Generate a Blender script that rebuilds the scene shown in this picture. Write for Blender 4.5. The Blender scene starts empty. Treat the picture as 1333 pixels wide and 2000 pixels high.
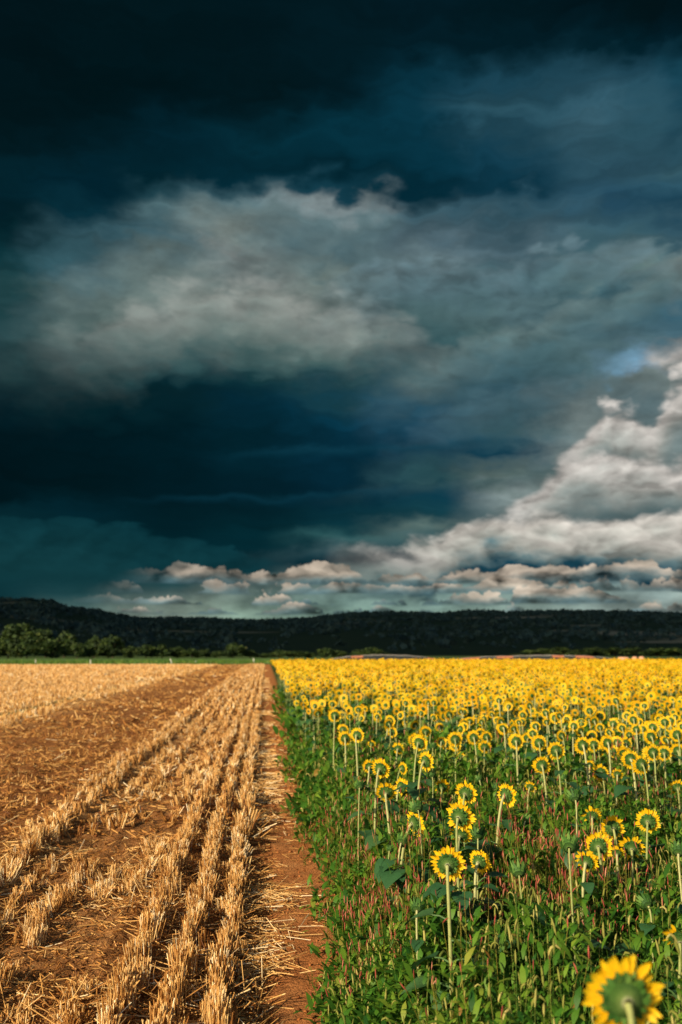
import bpy, math, random
import numpy as np

# ------------------------------------------------------------------ camera
scene = bpy.context.scene
R = math.radians
random.seed(7)
rng = np.random.default_rng(7)
EYE = 1.75
cam_data = bpy.data.cameras.new('camera')
cam = bpy.data.objects.new('camera', cam_data)
scene.collection.objects.link(cam)
cam.location = (0, 0, EYE)
cam.rotation_euler = (R(90 + 8.83), 0, R(-4.77))
cam_data.sensor_width = 36
cam_data.lens = 31.5
cam_data.clip_start = 0.05
cam_data.clip_end = 20000
cam_data.dof.use_dof = True
cam_data.dof.focus_distance = 5.0
cam_data.dof.aperture_fstop = 2.2
scene.camera = cam
scene.cycles.max_bounces = 5
scene.cycles.diffuse_bounces = 3
scene.cycles.glossy_bounces = 2
scene.cycles.transmission_bounces = 4
scene.view_settings.view_transform = 'Standard'
scene.view_settings.look = 'None'
scene.view_settings.exposure = 0.6
scene.view_settings.gamma = 1.0
scene.view_settings.use_curve_mapping = False

# ------------------------------------------------------------------ sun
SUN_AZ = 230.0      # compass bearing the light comes from (0 = +Y, clockwise)
SUN_EL = 25.0
sd = bpy.data.lights.new('sun', 'SUN')
sd.energy = 5.0
sd.angle = R(0.55)
sd.color = (1.0, 0.825, 0.565)
sun = bpy.data.objects.new('sun', sd)
scene.collection.objects.link(sun)
sun.location = (-20, -20, 30)
sun.rotation_euler = (R(90 - SUN_EL), 0, R(180 - SUN_AZ))


def lin(c):
    c = c / 255.0
    return c / 12.92 if c <= 0.04045 else ((c + 0.055) / 1.055) ** 2.4


def srgb(r, g, b, k=1.0):
    return (lin(r) * k, lin(g) * k, lin(b) * k, 1)


# ------------------------------------------------------------------ storm sky
# vertical colour runs of the storm front: (bearing, [(elevation, r, g, b), ...]) in degrees
SKY=[
(-16.8,[(36.3,1,12,18),(33.9,1,12,18),(30.0,1,16,22),(27.6,2,30,40),(26.0,2,28,38),(24.9,2,28,36),(23.2,10,45,52),(21.5,30,62,66),(19.7,25,58,62),(17.6,18,50,54),(16.1,5,32,38),(14.3,1,20,28),(11.3,0,13,20),(8.9,0,12,18),(7.9,4,34,42),(5.5,12,48,54),(3.7,10,44,50),(2.2,12,46,50)]),
(-11.8,[(37.2,1,14,20),(32.2,0,14,20),(29.5,2,28,38),(27.8,1,28,40),(26.2,8,45,58),(24.7,50,82,92),(22.7,52,86,95),(20.9,95,112,108),(19.4,70,92,90),(17.8,30,62,65),(15.7,4,32,38),(13.2,0,18,26),(9.8,0,14,20),(8.2,2,32,42),(6.0,10,44,50),(4.4,14,48,54),(3.5,30,66,70),(2.5,70,95,92),(1.9,80,100,95)]),
(-6.4,[(38.0,1,14,20),(33.4,0,12,18),(30.7,2,32,44),(28.7,1,28,38),(27.6,30,62,72),(26.4,75,102,108),(24.9,60,92,102),(23.1,110,125,120),(21.3,115,128,122),(19.5,85,105,103),(18.2,45,76,78),(16.3,6,36,44),(13.5,0,20,28),(10.0,0,18,26),(7.1,1,28,36),(5.1,4,38,46),(4.2,35,72,76),(3.5,105,122,115),(2.9,125,140,128),(2.0,125,140,128)]),
(-0.9,[(38.4,1,15,22),(33.8,1,14,20),(31.1,3,38,50),(29.1,2,34,46),(28.1,50,80,90),(27.1,100,120,122),(25.3,120,132,128),(23.5,140,142,138),(22.2,130,138,132),(20.4,110,125,120),(18.8,60,88,88),(17.2,15,48,54),(15.3,3,36,50),(13.0,1,28,38),(10.1,1,22,32),(7.2,2,34,42),(5.5,3,34,42),(5.0,10,44,52),(4.6,110,125,118),(3.9,125,142,132),(2.3,122,145,130)]),
(4.8,[(38.6,2,20,28),(33.9,1,18,26),(31.2,4,44,58),(29.5,2,34,46),(28.5,20,60,75),(27.9,120,132,134),(26.9,95,118,122),(24.8,70,98,106),(23.6,115,128,122),(21.7,120,130,124),(19.8,100,118,114),(18.6,55,84,84),(17.0,25,60,68),(14.4,6,48,66),(12.8,4,38,54),(10.1,2,30,44),(7.9,10,50,60),(7.2,40,78,80),(6.2,6,40,50),(5.6,5,36,46),(5.2,100,118,115),(3.9,115,140,134),(2.3,122,150,136)]),
(10.4,[(38.4,2,22,32),(35.9,2,24,34),(33.3,8,50,66),(30.5,6,48,64),(28.5,2,38,52),(27.3,60,90,102),(25.6,85,108,118),(24.7,95,115,122),(22.8,75,100,106),(21.0,60,90,94),(19.7,30,66,72),(17.2,50,82,90),(15.3,30,70,90),(13.3,20,58,78),(12.7,3,42,60),(11.1,40,74,80),(10.1,8,50,66),(8.5,20,60,70),(7.8,90,110,105),(6.8,60,88,88),(5.9,6,44,58),(5.4,40,70,80),(5.1,110,130,128),(3.9,112,138,134),(2.3,124,150,138)]),
(16.0,[(38.0,1,18,26),(36.0,2,24,34),(34.2,25,62,78),(32.3,40,76,90),(30.1,20,60,78),(28.1,10,52,70),(26.7,55,88,102),(24.6,80,104,114),(22.8,60,92,100),(21.0,70,98,100),(18.9,65,95,102),(16.3,50,85,98),(14.1,55,85,92),(12.5,15,56,74),(10.9,90,108,105),(10.0,108,121,120),(8.7,108,121,120),(7.7,108,121,120),(6.7,110,122,116),(5.8,10,50,66),(5.3,40,70,82),(5.0,120,138,134),(3.9,120,142,136),(2.3,130,150,140)]),
(21.3,[(37.2,1,14,22),(35.3,2,26,36),(33.5,35,72,88),(31.7,50,84,98),(29.2,45,80,95),(27.8,40,76,94),(26.1,50,84,100),(24.1,60,92,102),(22.7,85,108,108),(20.9,50,85,95),(19.1,70,100,106),(17.2,60,92,98),(16.0,108,121,120),(14.8,108,121,120),(13.2,108,121,120),(12.3,108,121,120),(11.0,108,121,120),(9.4,108,121,120),(8.2,108,121,120),(6.9,108,121,120),(5.8,60,85,90),(5.2,50,80,95),(4.4,90,118,125),(3.8,125,145,140),(2.2,135,152,145)]),
(24.0,[(36.8,1,12,18),(34.8,1,24,34),(33.3,30,66,82),(30.7,42,78,92),(28.3,45,80,96),(26.3,36,72,92),(24.7,56,90,102),(22.9,100,120,118),(21.5,75,104,106),(20.0,50,85,98),(18.5,70,100,110),(17.9,100,140,165),(16.9,122,165,195),(16.3,108,121,120),(15.2,108,121,120),(14.1,108,121,120),(13.2,108,121,120),(12.1,108,121,120),(10.2,108,121,120),(8.4,108,121,120),(7.0,108,121,120),(5.9,110,122,120),(5.1,110,128,130),(4.3,120,140,138),(2.2,136,152,146)]),
(26.4,[(36.3,1,10,16),(34.6,1,20,30),(33.1,20,60,76),(30.0,30,66,82),(27.9,50,84,96),(26.0,30,68,88),(24.3,60,92,104),(23.2,130,138,132),(21.7,110,122,118),(20.0,45,82,98),(18.5,70,105,120),(17.6,170,165,160),(16.1,108,121,120),(14.6,108,121,120),(13.4,108,121,120),(11.9,108,121,120),(10.1,108,121,120),(8.3,108,121,120),(7.0,108,121,120),(6.1,108,121,120),(5.2,170,168,160),(4.3,150,158,150),(3.4,140,155,148),(2.2,135,150,146)]),
]



class Graph:
    """Small helper that writes shader maths as nodes."""
    def __init__(self, nt):
        self.nt = nt

    def _in(self, sock, v):
        if hasattr(v, 'is_output'):
            self.nt.links.new(v, sock)
        else:
            sock.default_value = v

    def m(self, op, a, b=0.0, c=0.0, clamp=False):
        n = self.nt.nodes.new('ShaderNodeMath')
        n.operation = op
        n.use_clamp = clamp
        for s, v in zip(n.inputs, (a, b, c)):
            self._in(s, v)
        return n.outputs[0]

    def vm(self, op, a, b=(0, 0, 0)):
        n = self.nt.nodes.new('ShaderNodeVectorMath')
        n.operation = op
        self._in(n.inputs[0], a)
        if op == 'SCALE':
            self._in(n.inputs['Scale'], b)
        else:
            self._in(n.inputs[1], b)
        return n.outputs['Value'] if op in ('DOT_PRODUCT', 'LENGTH') else n.outputs[0]

    def sep(self, v):
        n = self.nt.nodes.new('ShaderNodeSeparateXYZ')
        self._in(n.inputs[0], v)
        return n.outputs

    def comb(self, x, y, z):
        n = self.nt.nodes.new('ShaderNodeCombineXYZ')
        for s, v in zip(n.inputs, (x, y, z)):
            self._in(s, v)
        return n.outputs[0]

    def noise(self, v, scale, detail=6.0, rough=0.55, lac=2.0, dist=0.0, color=False):
        n = self.nt.nodes.new('ShaderNodeTexNoise')
        n.inputs['Scale'].default_value = scale
        n.inputs['Detail'].default_value = detail
        n.inputs['Roughness'].default_value = rough
        n.inputs['Lacunarity'].default_value = lac
        n.inputs['Distortion'].default_value = dist
        if v is not None:
            self._in(n.inputs['Vector'], v)
        return n.outputs['Color'] if color else n.outputs['Fac']

    def voronoi(self, v, scale, detail=0.0):
        n = self.nt.nodes.new('ShaderNodeTexVoronoi')
        n.inputs['Detail'].default_value = detail
        n.inputs['Roughness'].default_value = 0.5
        n.inputs['Scale'].default_value = scale
        self._in(n.inputs['Vector'], v)
        return n.outputs['Distance']

    def ss(self, v, lo, hi, a=0.0, b=1.0):
        n = self.nt.nodes.new('ShaderNodeMapRange')
        n.interpolation_type = 'SMOOTHSTEP'
        n.clamp = True
        self._in(n.inputs['Value'], v)
        for k, x in (('From Min', lo), ('From Max', hi), ('To Min', a), ('To Max', b)):
            self._in(n.inputs[k], x)
        return n.outputs[0]

    def mix(self, f, a, b, blend='MIX'):
        n = self.nt.nodes.new('ShaderNodeMix')
        n.data_type = 'RGBA'
        n.blend_type = blend
        n.clamp_result = False
        self._in(n.inputs[0], f)
        self._in(n.inputs[6], a)
        self._in(n.inputs[7], b)
        return n.outputs[2]

    def ramp(self, f, stops, interp='LINEAR'):
        n = self.nt.nodes.new('ShaderNodeValToRGB')
        cr = n.color_ramp
        cr.interpolation = interp
        while len(cr.elements) > 1:
            cr.elements.remove(cr.elements[0])
        cr.elements[0].position = stops[0][0]
        cr.elements[0].color = stops[0][1]
        for p, c in stops[1:]:
            e = cr.elements.new(p)
            e.color = c
        self._in(n.inputs[0], f)
        return n.outputs[0]


world = bpy.data.worlds.new('World')
scene.world = world
world.use_nodes = True
wt = world.node_tree
world.cycles.sampling_method = 'MANUAL'
world.cycles.sample_map_resolution = 256
wt.nodes.clear()
G = Graph(wt)
tc = wt.nodes.new('ShaderNodeTexCoord')
d = tc.outputs['Generated']
dx, dy, dz = G.sep(d)
az = G.m('MULTIPLY', G.m('ARCTAN2', dx, dy), 180 / math.pi)
el = G.m('MULTIPLY', G.m('ARCSINE', dz), 180 / math.pi)
p = G.comb(dx, dy, G.m('MULTIPLY', dz, 1.9))
# cloud edges are torn by layered turbulence, weaker towards the horizon
amp = G.ss(el, 1.0, 16.0, 0.15, 1.0)
w1 = G.vm('SUBTRACT', G.noise(p, 5.0, 2, 0.5, color=True), (0.5, 0.5, 0.5))
w2 = G.vm('SUBTRACT', G.noise(p, 15.0, 5, 0.56, color=True), (0.5, 0.5, 0.5))
bill = G.m('SUBTRACT', G.voronoi(G.vm('ADD', p, G.vm('SCALE', w2, 0.05)), 30.0), 0.45)
w1x, w1y, _ = G.sep(w1)
w2x, w2y, w2z = G.sep(w2)
azw = G.m('ADD', az, G.m('MULTIPLY', amp, G.m('ADD', G.m('MULTIPLY', w1x, 5.0), G.m('MULTIPLY', w2x, 7.0))))
elw = G.m('ADD', el, G.m('MULTIPLY', amp, G.m('ADD', G.m('MULTIPLY', w1y, 1.6), G.m('MULTIPLY', w2y, 3.4))))
elw = G.m('ADD', elw, G.m('MULTIPLY', G.m('MULTIPLY', bill, amp), -1.2))
fac = G.m('DIVIDE', elw, 40.0)
col = None
prev = None
for a, stops in SKY:
    st = sorted([(max(0.0, e / 40.0), srgb(r, g, b)) for e, r, g, b in stops])
    c = G.ramp(fac, st)
    if col is None:
        col = c
    else:
        col = G.mix(G.ss(azw, prev, a), col, c)
    prev = a
# relief of the lit cloud faces: light comes from the left; the shaded bases stay smooth
lum = G.m('MULTIPLY', G.vm('DOT_PRODUCT', col, (0.3, 0.5, 0.2)), 1.0)
lit = G.ss(lum, 0.02, 0.28, 0.10, 1.0)
p2 = G.vm('ADD', p, (0.016, 0.0, -0.024))
rel = G.m('SUBTRACT', G.noise(p2, 9.0, 5, 0.56), G.noise(p, 9.0, 5, 0.56))
rel = G.m('ADD', G.m('MULTIPLY', rel, 3.0), G.m('MULTIPLY', bill, -0.30))
relf = G.m('MULTIPLY', rel, lit)
relf = G.m('MAXIMUM', G.m('ADD', 1.0, relf), 0.4)
col = G.mix(1.0, col, G.comb(relf, relf, relf), 'MULTIPLY')
streak = G.m('ADD', 0.35, G.m('MULTIPLY', G.noise(G.comb(G.m('MULTIPLY', az, 0.030), G.m('MULTIPLY', elw, 0.42), 1.7), 1.5, 4, 0.55), 1.35))
col = G.mix(1.0, col, G.comb(streak, streak, streak), 'MULTIPLY')
puff = G.voronoi(G.vm('ADD', p, G.vm('SCALE', w2, 0.06)), 21.0, 2.0)
puff2 = G.voronoi(G.vm('ADD', G.vm('ADD', p, G.vm('SCALE', w2, 0.06)), (0.010, 0.0, -0.016)), 21.0, 2.0)
puffl = G.voronoi(G.vm('ADD', p, G.vm('SCALE', w2, 0.03)), 12.0, 1.0)
prel = G.m('SUBTRACT', puff2, puff)


def tier(col, pts, thick, cols, edge, alpha, n_el, n_puff, relief, wob, left=None, right=None, low=(1.15, 0.45), big=0.0):
    """A cloud shelf: ragged top along pts (bearing, elevation), shading off downwards."""
    st = [((a_ + 40) / 100.0, (e_ / 40.0,) * 3 + (1,)) for a_, e_ in pts]
    top = G.m('MULTIPLY', G.ramp(G.m('DIVIDE', G.m('ADD', az, 40.0), 100.0), st), 40.0)
    top = G.m('ADD', top, G.m('ADD', G.m('MULTIPLY', wob, n_el), G.m('MULTIPLY', G.m('SUBTRACT', 0.42, puff), n_puff)))
    if big:
        top = G.m('ADD', top, G.m('MULTIPLY', G.m('SUBTRACT', 0.42, puffl), big))
    u = G.m('SUBTRACT', top, el)
    mk = G.m('MULTIPLY', G.ss(u, 0.0, edge), G.ss(u, thick * low[0], thick * low[1]))
    for lim in (left, right):
        if lim:
            mk = G.m('MULTIPLY', mk, G.ss(G.m('ADD', az, G.m('MULTIPLY', wob, 5.0)), *lim))
    c = G.ramp(G.m('DIVIDE', u, thick), [(q, srgb(*k)) for q, k in cols])
    f_ = G.m('MAXIMUM', G.m('ADD', 1.0, G.m('MULTIPLY', prel, relief)), 0.55)
    c = G.mix(1.0, c, G.comb(f_, f_, f_), 'MULTIPLY')
    return G.mix(G.m('MULTIPLY', mk, alpha), col, c)


# the pale bank in the middle of the sky, then the grey shelves right of it
GB = ((0.0, (82, 104, 110)), (0.3, (92, 113, 116)), (0.7, (85, 106, 106)), (1.0, (60, 86, 90)))
col = tier(col, [(-30, 19), (-17, 21.5), (-15, 23.5), (-9.5, 27.0), (-3, 27.8), (4, 28.0), (11, 27.0), (16, 25), (24, 22), (40, 20)], 7.0, GB, 2.0, 0.50, 3.0, 1.6, 0.6, w2y, left=(-20, -10), right=(32, 18))
GK = ((0.0, (142, 147, 142)), (0.3, (150, 152, 146)), (0.65, (128, 138, 132)), (1.0, (86, 108, 107)))
col = tier(col, [(-30, 18), (-17, 20.4), (-12, 21.6), (-8, 23.4), (-5, 24.6), (-1, 25.0), (3, 23.8), (6, 24.0), (9, 22.8), (12, 21), (24, 18)], 6.0, GK, 2.0, 0.55, 3.0, 1.8, 0.6, w2x, left=(-17, -6), right=(16, 4), low=(1.25, 0.25))
GG = ((0.0, (104, 124, 131)), (0.4, (84, 109, 117)), (1.0, (56, 88, 98)))
col = tier(col, [(-30, 15), (0, 21), (5, 25.2), (12, 26.0), (16, 25.0), (20, 26.2), (26, 25.0), (45, 24)], 4.2, GG, 1.0, 0.6, 3.0, 1.8, 0.9, w2z, left=(2, 8))
GH = ((0.0, (122, 134, 129)), (0.4, (94, 117, 118)), (1.0, (54, 88, 100)))
col = tier(col, [(-30, 10), (6, 17), (10, 19.5), (16, 21.5), (22, 23.2), (26, 24.2), (45, 25)], 4.0, GH, 1.6, 0.6, 3.0, 1.4, 0.7, w2y, left=(5, 13))
GI = ((0.0, (90, 114, 122)), (0.5, (68, 98, 108)), (1.0, (36, 72, 86)))
col = tier(col, [(-30, 6), (4, 12), (9, 15.6), (15, 17.7), (20, 19.4), (22.5, 18.6), (24, 17), (45, 15)], 4.5, GI, 1.8, 0.4, 2.5, 1.2, 0.6, w2x, left=(5, 13))
GS = ((0.0, (74, 100, 102)), (0.4, (60, 88, 92)), (1.0, (18, 54, 66)))
col = tier(col, [(-30, 4), (-2, 6.6), (4, 7.7), (10, 8.6), (16, 9.5), (46, 9)], 1.7, GS, 1.1, 0.7, 1.6, 0.6, 0.5, w2z, left=(-4, 6))
col = tier(col, [(-30, 7), (2, 10.2), (8, 11.2), (14, 11.6), (20, 12.5), (46, 9)], 1.5, GS, 1.1, 0.45, 1.6, 0.6, 0.5, w2y, left=(2, 12))
GR = ((0.0, (10, 50, 58)), (0.4, (14, 54, 60)), (1.0, (12, 48, 54)))
col = tier(col, [(-40, 8.4), (-16, 8.5), (-12, 8.6), (-8, 8.0), (-4, 7.2), (2, 5.8), (12, 4)], 3.6, GR, 0.35, 0.75, 1.4, 0.7, 0.5, w2y, right=(6, -3))
col = tier(col, [(-40, 7.4), (-16, 7.0), (-12, 6.6), (-9, 6.0), (-6, 5.0), (12, 3)], 3.0, ((0.0, (16, 56, 62)), (1.0, (16, 54, 58))), 0.5, 0.7, 1.2, 0.6, 0.3, w2x, right=(-3, -9))
GT = ((0.0, (18, 66, 84)), (1.0, (8, 50, 66)))
col = tier(col, [(-40, 10), (-8, 12.2), (2, 13.4), (10, 13.6), (16, 13.8), (40, 13)], 0.9, GT, 0.5, 0.55, 1.2, 0.4, 0.3, w2z, left=(-6, 4), right=(18, 12))
col = tier(col, [(-40, 8), (-14, 9.9), (-6, 10.2), (2, 10.3), (8, 10.8), (40, 10)], 0.8, GT, 0.5, 0.4, 1.2, 0.4, 0.3, w2x, left=(-12, -2), right=(12, 6))
# sunlit cumulus shelves on the right, the lower ones in front
WB = ((0.0, (205, 197, 190)), (0.30, (192, 187, 180)), (0.6, (150, 153, 147)), (1.0, (112, 124, 122)))
col = tier(col, [(-30, 0), (17.5, 11.0), (20.0, 14.3), (21.6, 16.3), (23.4, 16.4), (24.3, 15.4), (25.5, 17.6), (28, 18.5), (36, 17), (46, 14)], 4.4, WB, 1.0, 1.0, 2.4, 0.9, 1.0, w2y, left=(17.5, 21), big=2.0)
col = tier(col, [(-30, 0), (13.0, 9.0), (16.1, 10.7), (17.7, 11.7), (19.3, 12.9), (22.1, 13.1), (26.1, 12.6), (34, 13), (46, 11)], 3.9, WB, 1.0, 1.0, 2.4, 0.9, 1.0, w2z, left=(12.5, 17.5), big=1.6)
WC = ((0.0, (206, 199, 190)), (0.28, (198, 192, 182)), (0.5, (165, 165, 156)), (0.70, (90, 110, 112)), (0.84, (22, 58, 72)), (1.0, (12, 48, 62)))
col = tier(col, [(-30, 0), (-6, 6.4), (3.9, 7.7), (10.3, 8.3), (12.2, 9.3), (14.4, 9.8), (18.2, 9.2), (26, 9.0), (46, 9)], 4.1, WC, 1.0, 1.0, 2.2, 0.9, 1.0, w2x, left=(3, 13), low=(1.06, 0.93), big=1.3)
# rows of small flat-based cumulus far off in the pale strip above the hills
HC = ((0.0, (74, 98, 104)), (0.35, (100, 118, 118)), (0.8, (158, 150, 137)), (1.0, (182, 166, 148)))
for base, hmax, off, thr in ((4.2, 0.9, 1.3, 0.32), (3.6, 1.0, 5.1, 0.38), (2.9, 1.3, 9.7, 0.42), (2.3, 0.9, 14.2, 0.43)):
    nz = G.noise(G.comb(G.m('MULTIPLY', az, 0.22), G.m('MULTIPLY', el, 0.22), off), 1.0, 5, 0.6)
    hgt_ = G.m('MULTIPLY', G.m('SUBTRACT', nz, thr), hmax * 5.5)
    up_ = G.m('SUBTRACT', el, G.m('ADD', base, G.m('MULTIPLY', w2x, 0.25)))
    mk = G.m('MULTIPLY', G.ss(up_, -0.12, 0.14), G.ss(G.m('SUBTRACT', hgt_, up_), 0.0, 0.16))
    mk = G.m('MULTIPLY', mk, G.ss(G.m('ADD', az, G.m('MULTIPLY', el, -2.0)), -19.0, -13.0, 0.0, 0.8))
    c = G.ramp(G.m('ADD', G.m('DIVIDE', up_, 0.7), G.m('MULTIPLY', w2z, 2.4)), [(q_, srgb(*k_)) for q_, k_ in HC])
    f_ = G.m('ADD', 0.95, G.m('MULTIPLY', G.m('ADD', prel, G.m('MULTIPLY', w2y, 0.5)), 1.6))
    c = G.mix(1.0, c, G.comb(f_, f_, f_), 'MULTIPLY')
    col = G.mix(mk, col, c)
col = G.vm('ADD', col, (0.0004, 0.0034, 0.0038))
# the front goes on outside the picture; towards the sun the cloud breaks up
gen = G.mix(G.ss(G.noise(p, 4.0, 4, 0.55), 0.38, 0.66), srgb(6, 34, 46), srgb(78, 104, 112))
turn = G.m('ABSOLUTE', G.m('SUBTRACT', az, 4.0))
side = G.ss(turn, 30.0, 60.0)
high = G.ss(el, 40.0, 55.0)
col = G.mix(G.m('MAXIMUM', side, high), col, gen)
col = G.vm('SCALE', col, 6.6)   # storm brightness against exposure 0.6
sky = wt.nodes.new('ShaderNodeTexSky')
sky.sky_type = 'NISHITA'
sky.sun_disc = False
sky.sun_elevation = R(SUN_EL)
sky.sun_rotation = R(SUN_AZ)
sky.air_density = 1.0
sky.dust_density = 1.5
back = G.ss(G.m('ADD', dy, G.m('MULTIPLY', G.m('SUBTRACT', G.noise(p, 3.0, 3, 0.6), 0.5), 0.9)), -0.1, -0.45)
col = G.mix(G.m('MULTIPLY', back, 0.85), col, sky.outputs[0])
bg = wt.nodes.new('ShaderNodeBackground')
wt.links.new(col, bg.inputs['Color'])
bg.inputs['Strength'].default_value = 0.1
wo = wt.nodes.new('ShaderNodeOutputWorld')
wt.links.new(bg.outputs[0], wo.inputs['Surface'])

# ------------------------------------------------------------------ helpers
COL = scene.collection
PI = math.pi


def tag(o, label=None, cat=None, group=None, kind=None):
    if label:
        o['label'] = label
    if cat:
        o['category'] = cat
    if group:
        o['group'] = group
    if kind:
        o['kind'] = kind
    return o


def link(name, data, parent=None, loc=(0, 0, 0), rot=(0, 0, 0), scale=(1, 1, 1)):
    o = bpy.data.objects.new(name, data)
    COL.objects.link(o)
    o.parent = parent
    o.location = loc
    o.rotation_euler = rot
    o.scale = scale
    return o


def _hash(ix, iy, seed):
    h = (ix.astype(np.int64) * 374761393 + iy.astype(np.int64) * 668265263 + seed * 974711) & 0x7fffffff
    h = ((h ^ (h >> 13)) * 1274126177) & 0x7fffffff
    return ((h ^ (h >> 16)) & 0xffff) / 65535.0


def vnoise(x, y, seed=0):
    x = np.asarray(x, float)
    y = np.asarray(y, float)
    ix = np.floor(x)
    iy = np.floor(y)
    fx = x - ix
    fy = y - iy
    fx = fx * fx * (3 - 2 * fx)
    fy = fy * fy * (3 - 2 * fy)
    a = _hash(ix, iy, seed)
    b = _hash(ix + 1, iy, seed)
    c = _hash(ix, iy + 1, seed)
    e = _hash(ix + 1, iy + 1, seed)
    return (a * (1 - fx) + b * fx) * (1 - fy) + (c * (1 - fx) + e * fx) * fy


def fbm(x, y, seed=0, octaves=4, gain=0.5):
    s = 0
    a = 1.0
    t = 0
    for k in range(octaves):
        s = s + a * vnoise(x * 2 ** k, y * 2 ** k, seed + k * 17)
        t += a
        a *= gain
    return s / t


class Acc:
    """Collects many small shapes and links them as one mesh."""
    def __init__(self):
        self.V, self.P, self.M, self.A = [], {3: [], 4: []}, {3: [], 4: []}, []
        self.n = 0

    def add(self, V, faces, rnd, mat=0):
        V = np.asarray(V, np.float32).reshape(-1, 3)
        self.V.append(V)
        self.A.append(np.broadcast_to(np.asarray(rnd, np.float32), (len(V),)))
        for f in faces:
            f = np.asarray(f, np.int64)
            if f.size:
                k = f.shape[-1]
                f = f.reshape(-1, k) + self.n
                self.P[k].append(f)
                self.M[k].append(np.broadcast_to(np.asarray(mat, np.int32), (len(f),)))
        self.n += len(V)

    def inst(self, tpl, pos, rot, scale, rnd, mat=0):
        """tpl = (V, [faces arrays]); one copy per row of pos."""
        V, faces = tpl
        N = len(pos)
        if N == 0:
            return
        sc = np.asarray(scale, float)
        if sc.ndim == 1:
            sc = np.repeat(sc[:, None], 3, 1)
        W = V[None] * sc[:, None, :]
        W = np.einsum('nij,nvj->nvi', rot, W) + np.asarray(pos)[:, None, :]
        nv = len(V)
        off = (np.arange(N) * nv)[:, None, None]
        self.add(W.reshape(-1, 3), [(np.asarray(f)[None] + off).reshape(-1, np.asarray(f).shape[-1]) for f in faces],
                 np.repeat(rnd, nv), mat)

    def mesh(self, name, mats, smooth=False):
        me = bpy.data.meshes.new(name)
        V = np.concatenate(self.V)
        me.vertices.add(len(V))
        me.vertices.foreach_set('co', V.ravel())
        loops, starts, mi, pos = [], [], [], 0
        for k in (3, 4):
            if self.P[k]:
                F = np.concatenate(self.P[k])
                loops.append(F.ravel())
                starts.append(pos + np.arange(len(F)) * k)
                mi.append(np.concatenate(self.M[k]))
                pos += F.size
        loops = np.concatenate(loops)
        starts = np.concatenate(starts)
        mi = np.concatenate(mi)
        me.loops.add(len(loops))
        me.loops.foreach_set('vertex_index', loops.astype(np.int32))
        me.polygons.add(len(starts))
        me.polygons.foreach_set('loop_start', starts.astype(np.int32))
        me.polygons.foreach_set('material_index', mi.astype(np.int32))
        if smooth:
            me.polygons.foreach_set('use_smooth', np.ones(len(starts), bool))
        at = me.attributes.new('rnd', 'FLOAT', 'POINT')
        at.data.foreach_set('value', np.concatenate(self.A).astype(np.float32))
        for m in (mats if isinstance(mats, (list, tuple)) else [mats]):
            me.materials.append(m)
        me.update(calc_edges=True)
        me.validate()
        return me


def rot_z(a):
    c, s = np.cos(a), np.sin(a)
    m = np.zeros((len(a), 3, 3))
    m[:, 0, 0] = c
    m[:, 0, 1] = -s
    m[:, 1, 0] = s
    m[:, 1, 1] = c
    m[:, 2, 2] = 1
    return m


def rot_x(a):
    c, s = np.cos(a), np.sin(a)
    m = np.zeros((len(a), 3, 3))
    m[:, 1, 1] = c
    m[:, 1, 2] = -s
    m[:, 2, 1] = s
    m[:, 2, 2] = c
    m[:, 0, 0] = 1
    return m


def U(a, b, n):
    return rng.uniform(a, b, n)


def tube(points, radii, sides=6, cap=False):
    """Tube along a polyline -> (V, [quads, tris])."""
    P = np.asarray(points, float)
    n = len(P)
    T = np.gradient(P, axis=0)
    T /= np.linalg.norm(T, axis=1)[:, None] + 1e-9
    ref = np.array([1.0, 0.13, 0.07])
    V = []
    for i in range(n):
        a = np.cross(T[i], ref)
        a /= np.linalg.norm(a) + 1e-9
        b = np.cross(T[i], a)
        ang = np.arange(sides) / sides * 2 * PI
        V.append(P[i] + radii[i] * (np.cos(ang)[:, None] * a + np.sin(ang)[:, None] * b))
    V = np.concatenate(V)
    Q = []
    for i in range(n - 1):
        for k in range(sides):
            k2 = (k + 1) % sides
            Q.append((i * sides + k, i * sides + k2, (i + 1) * sides + k2, (i + 1) * sides + k))
    T3 = []
    if cap:
        V = np.vstack([V, P[-1:]])
        for k in range(sides):
            T3.append(((n - 1) * sides + k, (n - 1) * sides + (k + 1) % sides, n * sides))
    return V, ([np.array(Q)] + ([np.array(T3)] if T3 else []))


# ------------------------------------------------------------------ materials
def new_mat(name):
    m = bpy.data.materials.new(name)
    m.use_nodes = True
    m.node_tree.nodes.clear()
    return m, Graph(m.node_tree)


def attr(g, name='rnd'):
    n = g.nt.nodes.new('ShaderNodeAttribute')
    n.attribute_name = name
    return n.outputs['Fac']


def coords(g, which='Object'):
    return g.nt.nodes.new('ShaderNodeTexCoord').outputs[which]


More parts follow.
